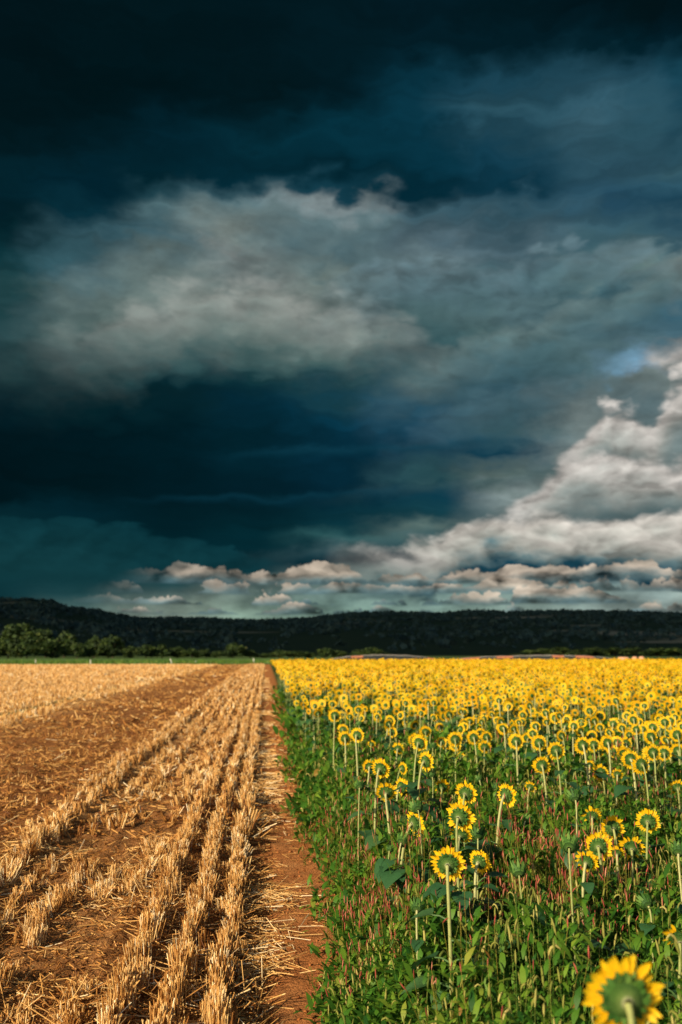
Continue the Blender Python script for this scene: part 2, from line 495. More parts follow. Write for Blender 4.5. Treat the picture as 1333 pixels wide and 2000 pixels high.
def finish(g, col, rough=0.8, trans=0.0, tcol=None, bump=None, bump_d=0.02, bump_s=0.5, spec=0.25):
    nt = g.nt
    b = nt.nodes.new('ShaderNodeBsdfPrincipled')
    g._in(b.inputs['Base Color'], col)
    b.inputs['Roughness'].default_value = rough
    b.inputs['Specular IOR Level'].default_value = spec
    if bump is not None:
        bn = nt.nodes.new('ShaderNodeBump')
        bn.inputs['Strength'].default_value = bump_s
        bn.inputs['Distance'].default_value = bump_d
        nt.links.new(bump, bn.inputs['Height'])
        nt.links.new(bn.outputs[0], b.inputs['Normal'])
    out = nt.nodes.new('ShaderNodeOutputMaterial')
    sh = b.outputs[0]
    if trans > 0:
        t = nt.nodes.new('ShaderNodeBsdfTranslucent')
        g._in(t.inputs['Color'], tcol if tcol is not None else col)
        mx = nt.nodes.new('ShaderNodeMixShader')
        mx.inputs[0].default_value = trans
        nt.links.new(sh, mx.inputs[1])
        nt.links.new(t.outputs[0], mx.inputs[2])
        sh = mx.outputs[0]
    nt.links.new(sh, out.inputs['Surface'])


def leafy(name, stops, trans=0.3, rough=0.55, grain=30.0, spec=0.3):
    m, g = new_mat(name)
    c = g.ramp(attr(g), [(p_, (r, gg, b, 1)) for p_, r, gg, b in stops])
    n = g.noise(coords(g), grain, 3, 0.6)
    f = g.m('ADD', 0.7, g.m('MULTIPLY', n, 0.6))
    c = g.mix(1.0, c, g.comb(f, f, f), 'MULTIPLY')
    finish(g, c, rough, trans, spec=spec)
    return m


M_straw = leafy('straw', [(0.0, 0.13, 0.042, 0.009), (0.3, 0.44, 0.19, 0.045), (0.6, 0.72, 0.41, 0.13), (0.85, 0.88, 0.62, 0.28), (1.0, 0.95, 0.79, 0.52)], 0.15, 0.45, 60)
M_weed = leafy('weed_leaf', [(0.0, 0.016, 0.078, 0.010), (0.4, 0.055, 0.165, 0.014), (0.75, 0.16, 0.28, 0.024), (0.95, 0.26, 0.29, 0.04), (1.0, 0.26, 0.13, 0.03)], 0.38)
M_grass = leafy('grass_blade', [(0.0, 0.03, 0.10, 0.015), (0.6, 0.09, 0.20, 0.022), (1.0, 0.28, 0.30, 0.06)], 0.35)
M_seed = leafy('grass_seed_head', [(0.0, 0.10, 0.14, 0.02), (0.5, 0.27, 0.28, 0.055), (1.0, 0.50, 0.44, 0.14)], 0.35, 0.8, 300)
M_red = leafy('redshank_spike', [(0.0, 0.24, 0.045, 0.03), (0.5, 0.44, 0.09, 0.06), (1.0, 0.58, 0.26, 0.16)], 0.25, 0.7, 200)
M_petal = leafy('sunflower_petal', [(0.0, 0.82, 0.36, 0.003), (0.5, 0.92, 0.55, 0.006), (1.0, 0.95, 0.64, 0.013)], 0.42, 0.55, 40)
M_stem = leafy('sunflower_stem', [(0.0, 0.15, 0.20, 0.05), (0.6, 0.26, 0.29, 0.095), (1.0, 0.37, 0.37, 0.17)], 0.05, 0.7, 50)
M_sleaf = leafy('sunflower_leaf', [(0.0, 0.02, 0.075, 0.03), (0.6, 0.035, 0.11, 0.04), (1.0, 0.09, 0.17, 0.05)], 0.28, 0.5, 25)
M_bract = leafy('sunflower_bract', [(0.0, 0.020, 0.075, 0.010), (0.6, 0.05, 0.14, 0.018), (1.0, 0.13, 0.24, 0.045)], 0.22, 0.65, 60)
M_crown = leafy('tree_foliage', [(0.0, 0.012, 0.026, 0.012), (0.5, 0.028, 0.060, 0.012), (0.85, 0.062, 0.095, 0.016), (1.0, 0.11, 0.11, 0.026)], 0.25, 0.7, 2)
M_wood = leafy('far_forest_foliage', [(0.0, 0.018, 0.044, 0.044), (0.6, 0.023, 0.052, 0.048), (1.0, 0.030, 0.060, 0.050)], 0.05, 0.9, 0.2)

M_clod = leafy('earth_crumb', [(0.0, 0.10, 0.035, 0.012), (0.6, 0.30, 0.105, 0.032), (1.0, 0.48, 0.20, 0.07)], 0.0, 0.95, 80, 0.05)

m, g = new_mat('sunflower_receptacle')
x_, y_, z_ = g.sep(coords(g))
r_ = g.m('SQRT', g.m('ADD', g.m('MULTIPLY', x_, x_), g.m('MULTIPLY', z_, z_)))
c = g.ramp(g.m('MULTIPLY', r_, 3.3), [(0.0, (0.50, 0.49, 0.34, 1)), (0.15, (0.40, 0.41, 0.24, 1)), (0.27, (0.12, 0.19, 0.045, 1)), (0.5, (0.045, 0.11, 0.016, 1)), (0.85, (0.02, 0.06, 0.009, 1))])
ang = g.m('ARCTAN2', x_, z_)
rib = g.noise(g.comb(g.m('MULTIPLY', ang, 5.0), r_, 0.0), 3.0, 3, 0.6)
f = g.m('ADD', 0.65, g.m('MULTIPLY', rib, 0.7))
finish(g, g.mix(1.0, c, g.comb(f, f, f), 'MULTIPLY'), 0.75, 0.0, bump=rib, bump_d=0.03, bump_s=0.6)
M_recept = m

m, g = new_mat('seed_disc')
finish(g, g.mix(g.voronoi(coords(g), 40.0), (0.04, 0.02, 0.008, 1), (0.22, 0.12, 0.03, 1)), 0.9)
M_disc = m

m, g = new_mat('bark')
n = g.noise(coords(g), 6.0, 5, 0.65)
finish(g, g.mix(n, (0.03, 0.022, 0.015, 1), (0.12, 0.09, 0.06, 1)), 0.95, bump=n)
M_bark = m

# field soil: crumbly red-brown earth with ground-up straw on the stubble side
m, g = new_mat('field_soil')
P_ = coords(g)
X_, Y_, Z_ = g.sep(P_)
n1 = g.noise(P_, 9.0, 6, 0.65)
n2 = g.noise(P_, 1.3, 4, 0.6)
stretch = g.comb(g.m('MULTIPLY', X_, 1.0), g.m('MULTIPLY', Y_, 0.12), 0.0)
n3 = g.noise(stretch, 2.2, 4, 0.6)
soil = g.ramp(n1, [(0.25, (0.070, 0.021, 0.006, 1)), (0.5, (0.20, 0.065, 0.016, 1)), (0.75, (0.36, 0.135, 0.038, 1))])
soil = g.mix(g.ss(g.m('ADD', X_, g.m('MULTIPLY', g.m('SUBTRACT', n2, 0.5), 0.3)), -0.16, 0.06), soil, g.mix(n1, (0.27, 0.09, 0.026, 1), (0.52, 0.21, 0.068, 1)))
chaff = g.ramp(g.noise(P_, 45.0, 4, 0.7), [(0.3, (0.30, 0.13, 0.04, 1)), (0.7, (0.66, 0.42, 0.18, 1))])
# straw litter thickens with distance from the wheel track and lies in swaths along the rows
swath = g.ramp(g.m('ADD', g.m('DIVIDE', X_, 40.0), 1.0), [
    (0.0, (0.75,) * 3 + (1,)), (0.70, (0.75,) * 3 + (1,)), (0.815, (0.85,) * 3 + (1,)), (0.83, (0.45,) * 3 + (1,)), (0.845, (0.7,) * 3 + (1,)),
    (0.865, (0.22,) * 3 + (1,)), (0.935, (0.14,) * 3 + (1,)), (0.95, (0.6,) * 3 + (1,)), (0.965, (0.3,) * 3 + (1,)), (0.98, (0.28,) * 3 + (1,)), (0.995, (0.2,) * 3 + (1,)), (1.0, (0.1,) * 3 + (1,)), (1.002, (0, 0, 0, 1))])
farl = g.ss(Y_, 8.0, 60.0, 0.0, 0.35)
cf = g.m('MULTIPLY', g.m('ADD', swath, g.m('MULTIPLY', farl, swath)), g.ss(g.m('ADD', g.m('MULTIPLY', n3, 0.6), g.m('MULTIPLY', n2, 0.4)), 0.30, 0.62, 0.35, 1.35))
c = g.mix(g.m('MINIMUM', cf, 1.0), soil, chaff)
gl = g.m('MULTIPLY', g.ss(X_, -7.7, -7.2), g.ss(X_, -6.8, -7.2))
c = g.mix(g.m('MULTIPLY', gl, 0.7), c, (0.13, 0.13, 0.035, 1))
# the sunflower side is covered by creeping green growth
cover = g.mix(g.noise(P_, 6.0, 4, 0.6), (0.012, 0.03, 0.010, 1), (0.05, 0.085, 0.02, 1))
edge = g.ss(g.m('ADD', X_, g.m('MULTIPLY', g.m('SUBTRACT', n2, 0.5), 0.5)), 0.46, 0.85)
c = g.mix(edge, c, cover)
# beyond the field the land is meadow
past = g.ss(g.m('ADD', Y_, g.m('MULTIPLY', X_, 0.02)), 121.5, 123.0)
c = g.mix(past, c, (0.05, 0.085, 0.025, 1))
finish(g, c, 0.95, bump=g.m('ADD', n1, g.noise(P_, 40.0, 4, 0.7)), bump_d=0.035, bump_s=0.9, spec=0.1)
M_soil = m

m, g = new_mat('trodden_earth')
P_ = coords(g)
n1 = g.noise(P_, 14.0, 6, 0.6)
n2 = g.noise(P_, 2.0, 4, 0.6)
c = g.mix(n1, (0.27, 0.09, 0.026, 1), (0.52, 0.21, 0.068, 1))
c = g.mix(g.ss(n2, 0.45, 0.7, 0.0, 0.4), c, (0.52, 0.27, 0.11, 1))
pit = g.noise(P_, 55.0, 4, 0.7)
c = g.mix(g.ss(pit, 0.36, 0.46, 0.75, 0.0), c, (0.07, 0.022, 0.008, 1))
finish(g, c, 0.95, bump=g.m('ADD', n1, pit), bump_d=0.03, bump_s=0.9, spec=0.1)
M_path = m

m, g = new_mat('meadow')
n = g.noise(coords(g), 0.8, 5, 0.65)
finish(g, g.mix(n, (0.03, 0.09, 0.02, 1), (0.10, 0.19, 0.04, 1)), 0.9)
M_meadow = m

m, g = new_mat('hill_ground')
P_ = coords(g)
X_, Y_, Z_ = g.sep(P_)
n = g.noise(P_, 0.012, 5, 0.6)
st = g.noise(g.comb(g.m('MULTIPLY', X_, 0.15), g.m('MULTIPLY', Y_, 0.15), g.m('MULTIPLY', Z_, 1.6)), 0.03, 3, 0.5)
c = g.mix(n, (0.020, 0.040, 0.030, 1), (0.040, 0.060, 0.035, 1))
c = g.mix(g.ss(st, 0.56, 0.66, 0.0, 0.8), c, (0.26, 0.24, 0.17, 1))
finish(g, c, 1.0, spec=0.0)
M_hill = m


def plain(name, a, b, rough=0.7, scale=8.0):
    m_, g_ = new_mat(name)
    n_ = g_.noise(coords(g_), scale, 5, 0.6)
    finish(g_, g_.mix(n_, a + (1,), b + (1,)), rough, bump=n_, bump_d=0.01, bump_s=0.3)
    return m_


M_film = plain('dark_crop_film', (0.012, 0.016, 0.018), (0.035, 0.042, 0.045), 0.5, 0.8)
M_rim = plain('pale_weathered_film', (0.16, 0.15, 0.14), (0.30, 0.28, 0.26), 0.6, 0.6)
M_rust = plain('rust_tarp', (0.30, 0.10, 0.05), (0.42, 0.18, 0.10), 0.7, 0.9)
M_post = plain('pale_post_paint', (0.55, 0.52, 0.46), (0.75, 0.72, 0.66), 0.6, 20)
M_clay = plain('clay_block', (0.48, 0.24, 0.14), (0.62, 0.36, 0.24), 0.8, 6)


# ------------------------------------------------------------------ ground
ROWS = [(-0.20, 0.92), (-0.43, 1.0), (-0.67, 0.97), (-0.92, 0.52), (-1.15, 0.36), (-1.42, 0.50), (-1.69, 0.40), (-1.98, 0.84), (-2.24, 0.42)]


def gh(x, y):
    """Ground height: furrows under the stubble rows, clods, a smooth trodden path."""
    x = np.asarray(x, float)
    y = np.asarray(y, float)
    near = np.clip(1 - (y - 10) / 50, 0.12, 1)
    left = np.clip((0.06 - x) / 0.12, 0, 1)
    rough = fbm(x * 6, y * 6, 3, 4, 0.6) - 0.5
    big = fbm(x * 1.4, y * 1.4, 11, 3) - 0.5
    clod = np.clip((-x - 2.0) / 0.8, 0, 1)
    h = left * ((0.075 + 0.07 * clod) * rough + (0.06 + 0.05 * clod) * big)
    ridge = np.zeros_like(h)
    for rx, s in ROWS:
        wob = 0.05 * (vnoise(y * 0.6, np.zeros_like(y) + rx * 7, 5) - 0.5)
        ridge = ridge + s * np.exp(-((x - rx - wob) / 0.075) ** 2)
    h = h + left * 0.055 * (ridge - 0.4)
    right = np.clip((x - 0.3) / 0.3, 0, 1)
    h = h + right * (0.06 * big + 0.04 * rough) + (1 - left) * (1 - right) * (0.040 * rough + 0.02 * big - 0.012)
    return h * near * np.clip((125 - y) / 20, 0, 1)


def graded(lo, hi, fine_lo, fine_hi, step, grow, cap):
    a = list(np.arange(fine_lo, fine_hi, step))
    s = step
    v = a[-1]
    while v < hi:
        s = min(s * grow, cap)
        v += s
        a.append(v)
    s = step
    v = a[0]
    b = []
    while v > lo:
        s = min(s * grow, cap)
        v -= s
        b.append(v)
    return np.array(b[::-1] + a)


gx = graded(-3500, 3500, -3.0, 0.7, 0.032, 1.13, 500)
gy = graded(-400, 5000, 2.8, 7.0, 0.046, 1.04, 400)
XX, YY = np.meshgrid(gx, gy)
ZZ = gh(XX, YY)
ZZ = np.where(YY < 1.0, 0, ZZ)
nx, ny = len(gx), len(gy)
idx = np.arange(nx * ny).reshape(ny, nx)
quads = np.stack([idx[:-1, :-1], idx[:-1, 1:], idx[1:, 1:], idx[1:, :-1]], -1).reshape(-1, 4)
acc = Acc()
acc.add(np.stack([XX, YY, ZZ], -1).reshape(-1, 3), [quads], 0.5)
tag(link('ground', acc.mesh('ground', M_soil, True)), kind='structure')

# trodden strip between the two crops, ragged edges, laid 4 mm and more above the soil
ys = graded(2.0, 118, 2.4, 12, 0.05, 1.02, 1.5)
acc = Acc()
rows_v = []
for yv in ys:
    a = 0.03 + 0.07 * (vnoise(np.array([yv * 1.7]), np.array([1.0]), 31)[0] - 0.5)
    b = 0.52 + 0.16 * (vnoise(np.array([yv * 1.1]), np.array([4.0]), 37)[0] - 0.5)
    xs = np.linspace(a, b, 13)
    z = gh(xs, np.full(13, yv)) + 0.006
    z[0] -= 0.02
    z[-1] -= 0.02
    rows_v.append(np.stack([xs, np.full(13, yv), z], -1))
V = np.concatenate(rows_v)
idx = np.arange(len(V)).reshape(-1, 13)
acc.add(V, [np.stack([idx[:-1, :-1], idx[:-1, 1:], idx[1:, 1:], idx[1:, :-1]], -1).reshape(-1, 4)], 0.5)
tag(link('path', acc.mesh('path', M_path, True)), kind='structure')

# green verge beyond the stubble
acc = Acc()
gx2 = np.linspace(-160, 26, 60)
gy2 = np.linspace(124, 205, 20)
A, B = np.meshgrid(gx2, gy2)
Zv = 0.06 + 0.10 * fbm(A * 0.2, B * 0.2, 9)
Zv[0] = -0.02
idx = np.arange(A.size).reshape(A.shape)
acc.add(np.stack([A, B, Zv], -1).reshape(-1, 3), [np.stack([idx[:-1, :-1], idx[:-1, 1:], idx[1:, 1:], idx[1:, :-1]], -1).reshape(-1, 4)], .5)
tag(link('grass_verge', acc.mesh('grass_verge', M_meadow, True)), kind='structure')

# hills: skyline as (bearing, elevation) in degrees, ridge about 1.5 km away
RIDGE = [(-75, 2.6), (-50, 2.9), (-35, 3.3), (-24, 3.1), (-16.03, 3.133), (-14.3, 3.229), (-12.97, 3.13), (-12.21, 2.771), (-10.4, 2.64), (-9.63, 2.399), (-8.55, 2.253), (-7.92, 2.132), (-5.42, 2.183), (-2.88, 2.102), (-0.63, 2.047), (1.31, 2.085), (2.61, 2.184), (3.91, 2.315), (5.21, 2.509), (7.81, 2.538), (11.37, 2.46), (12.97, 2.611), (15.51, 2.56), (18.62, 2.562), (21.65, 2.494), (25.52, 2.346), (35, 2.5), (50, 2.2), (80, 2.4)]
RA = np.array([a for a, _ in RIDGE])
RE = np.array([e for _, e in RIDGE])


def hill_z(azd, D):
    top = 1500 * np.tan(np.radians(np.interp(azd, RA, RE))) - 5.0
    t = np.clip((D - 370) / (1500 - 370), 0, 1)
    s = t * t * (3 - 2 * t) * 0.55 + 0.45 * t
    z = top * s + 5 * (fbm(azd * 0.5, D * 0.006, 21) - 0.5) * np.clip(t * 4, 0, 1) * (1 - t)
    return np.where(D > 1500, top - (D - 1500) * 0.03, z)


aa = np.linspace(-75, 80, 311)
dd = np.concatenate([np.linspace(360, 1500, 60), np.linspace(1530, 3300, 20)])
A, Dg = np.meshgrid(aa, dd)
Zh = hill_z(A, Dg) - np.where(Dg < 372, 1.0, 0)
acc = Acc()
idx = np.arange(A.size).reshape(A.shape)
acc.add(np.stack([Dg * np.sin(np.radians(A)), Dg * np.cos(np.radians(A)), Zh], -1).reshape(-1, 3),
        [np.stack([idx[:-1, :-1], idx[:-1, 1:], idx[1:, 1:], idx[1:, :-1]], -1).reshape(-1, 4)], .5)
tag(link('hills', acc.mesh('hills', M_hill, True)), kind='structure')

# unseen solid cloud, added above and behind the camera to shade the hills
a_, b_ = R(SUN_AZ), R(SUN_EL)
SHADE_CLOUD_Z = 950.0
shift = SHADE_CLOUD_Z / math.tan(b_)
acc = Acc()
TH, RH = np.meshgrid(np.linspace(0, 2 * PI, 121)[:-1], np.linspace(0, 1, 34) ** 0.7)
co, si = np.cos(TH), np.sin(TH)
rim = 1 / (np.abs(co) ** 4 + np.abs(si) ** 4) ** 0.25
rim = rim * (0.90 + 0.22 * fbm(co * 3 + 9, si * 3 + 9, 131, 4))
GU, GV = co * rim * RH, si * rim * RH
cxw = 160 + GU * 1250 + math.sin(a_) * shift
cyw = 1240 + GV * 900 + math.cos(a_) * shift
lump = fbm(GU * 9 + 13, GV * 7 + 13, 137, 5)
thick = np.sqrt(np.clip(1 - RH ** 2, 0, 1))
nr, nth = TH.shape
idx = np.arange(nr * nth).reshape(nr, nth)
nxt = np.roll(idx, -1, 1)
qd = np.stack([idx[:-1], nxt[:-1], nxt[1:], idx[1:]], -1).reshape(-1, 4)
for sg, hh in ((1, 330 * (0.25 + lump)), (-1, 90 * (0.3 + lump))):
    acc.add(np.stack([cxw, cyw, SHADE_CLOUD_Z + sg * thick * hh], -1).reshape(-1, 3), [qd], .5)
M_shade_cloud = plain('shade_cloud_skin', (0.70, 0.70, 0.70), (0.82, 0.82, 0.82), 1.0, 0.004)
tag(link('shade_cloud', acc.mesh('shade_cloud', M_shade_cloud, True)), kind='structure')

# ------------------------------------------------------------------ far forest on the hills
LEAFQ = (np.array([[-.5, 0, -.5], [.5, 0, -.5], [.5, 0, .5], [-.5, 0, .5]]), [np.array([[0, 1, 2, 3]])])


def rand_rot(n):
    return rot_z(U(0, 2 * PI, n)) @ rot_x(U(0, 2 * PI, n)) @ rot_z(U(0, 2 * PI, n))


def blob_tpl(n, seed):
    r = np.random.default_rng(seed)
    V, F = [], []
    for k in range(n):
        th = r.uniform(0, 2 * PI)
        ph = math.acos(r.uniform(-0.3, 1))
        c_ = np.array([math.sin(ph) * math.cos(th), math.sin(ph) * math.sin(th), math.cos(ph)]) * r.uniform(0.5, 1) * [0.5, 0.5, 0.5] + [0, 0, 0.5]
        a_ = r.normal(size=3)
        a_ /= np.linalg.norm(a_)
        b_ = np.cross(a_, r.normal(size=3))
        b_ /= np.linalg.norm(b_)
        s_ = r.uniform(0.13, 0.22)
        V += [c_ - a_ * s_ - b_ * s_, c_ + a_ * s_ - b_ * s_, c_ + a_ * s_ + b_ * s_, c_ - a_ * s_ + b_ * s_]
        F.append([4 * k, 4 * k + 1, 4 * k + 2, 4 * k + 3])
    return np.array(V), [np.array(F)]


acc = Acc()
N = 16000
fa = U(-26, 34, N)
fd = 400 + 1120 * np.sqrt(U(0, 1, N))
fd[:3600] = U(1440, 1560, 3600)
clear = fbm(fa * 0.35, fd * 0.012, 41, 3)
keep = (clear < 0.56) | (fd > 1440)
fa, fd = fa[keep], fd[keep]
fz = hill_z(fa, fd)
pos = np.stack([fd * np.sin(np.radians(fa)), fd * np.cos(np.radians(fa)), fz - 0.8], -1)
hgt = (2.6 + 3.4 * U(0, 1, len(fa)) ** 2) * (0.75 + 0.7 * fbm(fa * 2.0, fd * 0.01, 77, 3))
for k in range(4):
    s = slice(k, None, 4)
    acc.inst(blob_tpl(8, 100 + k), pos[s], rot_z(U(0, 6.28, len(pos[s]))), np.stack([hgt[s] * 1.15, hgt[s] * 1.15, hgt[s]], -1), U(0, 1, len(pos[s])))
tag(link('forest', acc.mesh('forest', M_wood)), 'dark wood covering the far hillside and ridge', 'forest', kind='stuff')


# ------------------------------------------------------------------ trees beyond the fields
def crown_mesh(seed, n=1500, squat=1.0):
    r = np.random.default_rng(seed)
    a = Acc()
    L = []
    for k in range(15):
        th = r.uniform(0, 2 * PI)
        rr = math.sqrt(r.uniform(0, 1)) * 0.34
        L.append((rr * math.cos(th), rr * math.sin(th), r.uniform(0.22, 0.80 - rr * 0.6), r.uniform(0.12, 0.21)))
    L.append((0, 0, 0.78, 0.17))
    L = np.array(L)
    w = L[:, 3] ** 2
    pick = r.choice(len(L), n, p=w / w.sum())
    dv = r.normal(size=(n, 3))
    dv /= np.linalg.norm(dv, axis=1)[:, None]
    c_ = L[pick, :3] + dv * (L[pick, 3] * r.uniform(0.55, 1.12, n))[:, None]
    c_[:, 2] = np.clip(c_[:, 2], 0.02, 1.0)
    lob = (np.arange(len(L)) * 0.618) % 1
    rn = np.clip(0.25 * lob[pick] + 0.75 * r.uniform(0, 1, n), 0, 1)
    global rng
    sc = r.uniform(0.035, 0.075, n)
    a.inst(LEAFQ, c_, rand_rot(n), sc, rn)
    return a.mesh('crown', M_crown)


def trunk_mesh(seed):
    r = np.random.default_rng(seed)
    a = Acc()
    V, F = tube([(0, 0, -0.02), (0.01, 0, 0.15), (-0.01, 0.01, 0.35), (0.02, 0, 0.6)], [0.035, 0.025, 0.018, 0.008], 7)
    a.add(V, F, 0.5)
    for k in range(5):
        th = r.uniform(0, 2 * PI)
        z0 = r.uniform(0.14, 0.34)
        e = np.array([math.cos(th) * 0.28, math.sin(th) * 0.28, z0 + r.uniform(0.15, 0.35)])
        V, F = tube([(0, 0, z0), e * [0.5, 0.5, 0] + [0, 0, z0 + 0.09], e], [0.014, 0.009, 0.004], 5)
        a.add(V, F, 0.5)
    return a.mesh('trunk', M_bark, True)


CROWNS = [crown_mesh(200 + k) for k in range(6)]
TRUNKS = [trunk_mesh(300 + k) for k in range(3)]
TREES = [  # x, y, height, width, label
    (-66.3,253.5,9.5,14.2, 'tallest broad tree at the left edge, behind the lit bushes'),
    (-59.2,251.1,7.8,6.8, 'rounded tree just right of the tallest one at left'),
    (-53.9,249.2,7.2,7.6, None),
    (-57.3,208.3,4.5,7.7, 'brownish lit bush at the left edge before the tallest tree'),
    (-52.9,207.4,4.7,6.1, None),
    (-47.9,209.6,4.7,7.6, 'bushy tree with a lit top, front of the left group'),
    (-42.5,209.7,3.8,5.1, None),
    (-39.5,212.3,3.5,5.7, None),
    (-39.0,236.8,5.9,8.5, 'taller tree behind the hedge, left of centre in the stubble tree line'),
    (-44.6,241.9,5.9,5.1, None),
    (-36.3,213.9,3.4,5.0, None),
    (-31.6,215.7,2.9,4.2, None),
    (-28.2,218.2,3.4,5.3, None),
    (-24.7,220.6,3.5,5.3, None),
    (-21.3,223.0,2.5,4.4, None),
    (-17.7,221.3,2.2,4.3, None),
    (-14.5,224.5,2.0,4.4, None),
    (-8.0,225.9,3.8,6.2, 'rounded tree standing out alone in the middle of the tree line'),
    (-11.0,221.7,1.6,3.8, None),
    (-3.7,228.0,1.7,4.4, None),
    (-0.2,230.0,1.1,3.7, None),
    (3.5,232.0,1.9,4.5, None),
    (7.5,233.9,1.7,4.8, None),
    (11.1,235.7,1.4,4.3, None),
    (15.2,229.5,2.3,4.7, 'rounded yellow-green shrub left of the dark covers'),
    (19.0,235.2,1.7,4.0, None),
    (24.5,238.7,1.9,4.1, None),
    (27.7,236.4,2.5,6.5, 'yellow-green shrub above the left end of the dark covers'),
    (84.4,298.3,0.9,6.4, None),
    (94.2,303.7,2.3,9.8, None),
    (101.0,305.7,3.3,9.2, None),
    (105.8,299.9,2.1,8.4, None),
    (113.7,305.5,3.2,10.1, None),
    (121.5,306.8,2.8,10.2, None),
    (125.5,298.7,3.1,10.0, None),
    (129.3,290.5,2.6,11.3, None),
    (137.0,291.4,2.6,10.3, None),
]
NTH = ['first', 'second', 'third', 'fourth', 'fifth', 'sixth', 'seventh', 'eighth', 'ninth', 'tenth', 'eleventh', 'twelfth', 'thirteenth', 'fourteenth']
seen = {}
for k, (x, y, h, w, lab) in sorted(enumerate(TREES), key=lambda t: t[1][0] / t[1][1]):
    shrub = h < 2.9
    o = link('shrub' if shrub else 'tree', None, None, (x, y, 0.05), (0, 0, k * 2.4))
    if not lab:
        side = 'stubble' if x < 60 else 'sunflowers'
        i_ = seen.get((shrub, side), 0)
        seen[(shrub, side)] = i_ + 1
        lab = {(True, 'stubble'): 'low green shrub, %s from the left in the hedge behind the stubble',
               (False, 'stubble'): 'bushy green tree, %s from the left of the plain ones behind the stubble',
               (True, 'sunflowers'): 'low dark shrub, %s from the left in the line behind the sunflowers',
               (False, 'sunflowers'): 'dark bushy tree, %s from the left in the line behind the sunflowers'}[(shrub, side)] % NTH[i_]
    tag(o, lab, 'shrub' if shrub else 'tree', 'trees beyond the fields')
    cw = w * (1.45 if shrub else 1.15)
    h *= 1.18 if shrub else 1.03
    link('crown', CROWNS[k % 6], o, scale=(cw, cw, h * 1.0))
    link('trunk', TRUNKS[k % 3], o, scale=(cw * 0.7, cw * 0.7, h))


# ------------------------------------------------------------------ things at the far edge of the fields
def tunnel(pts, hmax, label, patches):
    P = np.array(pts, float)
    base = P.mean(0)
    o = tag(link('crop_cover', None, None, (base[0], base[1], 0)), label, 'crop cover', 'dark covers beyond the sunflowers')
    n = 40
    t = np.linspace(0, 1, n)
    seg = np.linspace(0, len(P) - 1, n)
    cx = np.interp(seg, range(len(P)), P[:, 0]) - base[0]
    cy = np.interp(seg, range(len(P)), P[:, 1]) - base[1]
    hh = hmax * (np.clip(np.sin(PI * t), 0, 1) ** 0.35 * 0.8 + 0.2) * (0.93 + 0.14 * vnoise(t * 9, t * 0, 61))
    prof = np.linspace(0, PI, 13)
    V = []
    for i in range(n):
        for q_ in prof:
            V.append((cx[i], cy[i] - math.cos(q_) * 1.3, hh[i] * math.sin(q_) ** 0.8))
    idx = np.arange(n * 13).reshape(n, 13)
    a = Acc()
    a.add(V, [np.stack([idx[:-1, :-1], idx[1:, :-1], idx[1:, 1:], idx[:-1, 1:]], -1).reshape(-1, 4)], .5)
    link('film', a.mesh('film', M_film, True), o)
    # pale sheet along the crest
    V = []
    for i in range(n):
        for q_ in np.linspace(1.05, 2.1, 6):
            V.append((cx[i], cy[i] - math.cos(q_) * 1.33, hh[i] * math.sin(q_) ** 0.8 + 0.03 + 0.02 * math.sin(i * 1.7)))
    idx = np.arange(n * 6).reshape(n, 6)
    a = Acc()
    a.add(V, [np.stack([idx[:-1, :-1], idx[1:, :-1], idx[1:, 1:], idx[:-1, 1:]], -1).reshape(-1, 4)], .5)
    link('ridge_sheet', a.mesh('ridge_sheet', M_rim, True), o)
    for s, e in patches:
        V = []
        ii = np.linspace(s * (n - 1), e * (n - 1), 8)
        for i in ii:
            for q_ in np.linspace(0.75, 1.2, 5):
                V.append((np.interp(i, range(n), cx), np.interp(i, range(n), cy) - math.cos(q_) * 1.37, np.interp(i, range(n), hh) * math.sin(q_) ** 0.8 + 0.05))
        idx = np.arange(40).reshape(8, 5)
        a = Acc()
        a.add(V, [np.stack([idx[:-1, :-1], idx[1:, :-1], idx[1:, 1:], idx[:-1, 1:]], -1).reshape(-1, 4)], .5)
        link('tarp', a.mesh('tarp', M_rust, True), o)


tunnel([(8.05, 117.72), (12.03, 117.39), (15.99, 116.91), (22.8, 115.8)], 1.30, 'long low dark cover with pale crest beyond the sunflowers, at left end', [(0.25, 0.38), (0.9, 0.97)])
tunnel([(23.2, 115.7), (28.89, 114.41), (34.45, 112.86), (39.24, 111.28), (44.53, 109.28)], 1.26, 'longer dark cover with pale crest and rust patches beyond the sunflowers, at right end', [(0.08, 0.18), (0.27, 0.36), (0.58, 0.65), (0.72, 0.82)])


def slab_mesh(name, w, t_, h, mat, taper=0.8):
    a = Acc()
    zs = [0, h * 0.92, h]
    ks = [1, taper + 0.08, taper * 0.8]
    V = []
    for z, k in zip(zs, ks):
        V += [(-w * k, -t_ * k, z), (w * k, -t_ * k, z), (w * k, t_ * k, z), (-w * k, t_ * k, z)]
    F = []
    for i in range(2):
        for k in range(4):
            F.append((i * 4 + k, i * 4 + (k + 1) % 4, i * 4 + 4 + (k + 1) % 4, i * 4 + 4 + k))
    F.append((8, 9, 10, 11))
    a.add(V, [np.array(F)], .5)
    return a.mesh(name, mat)


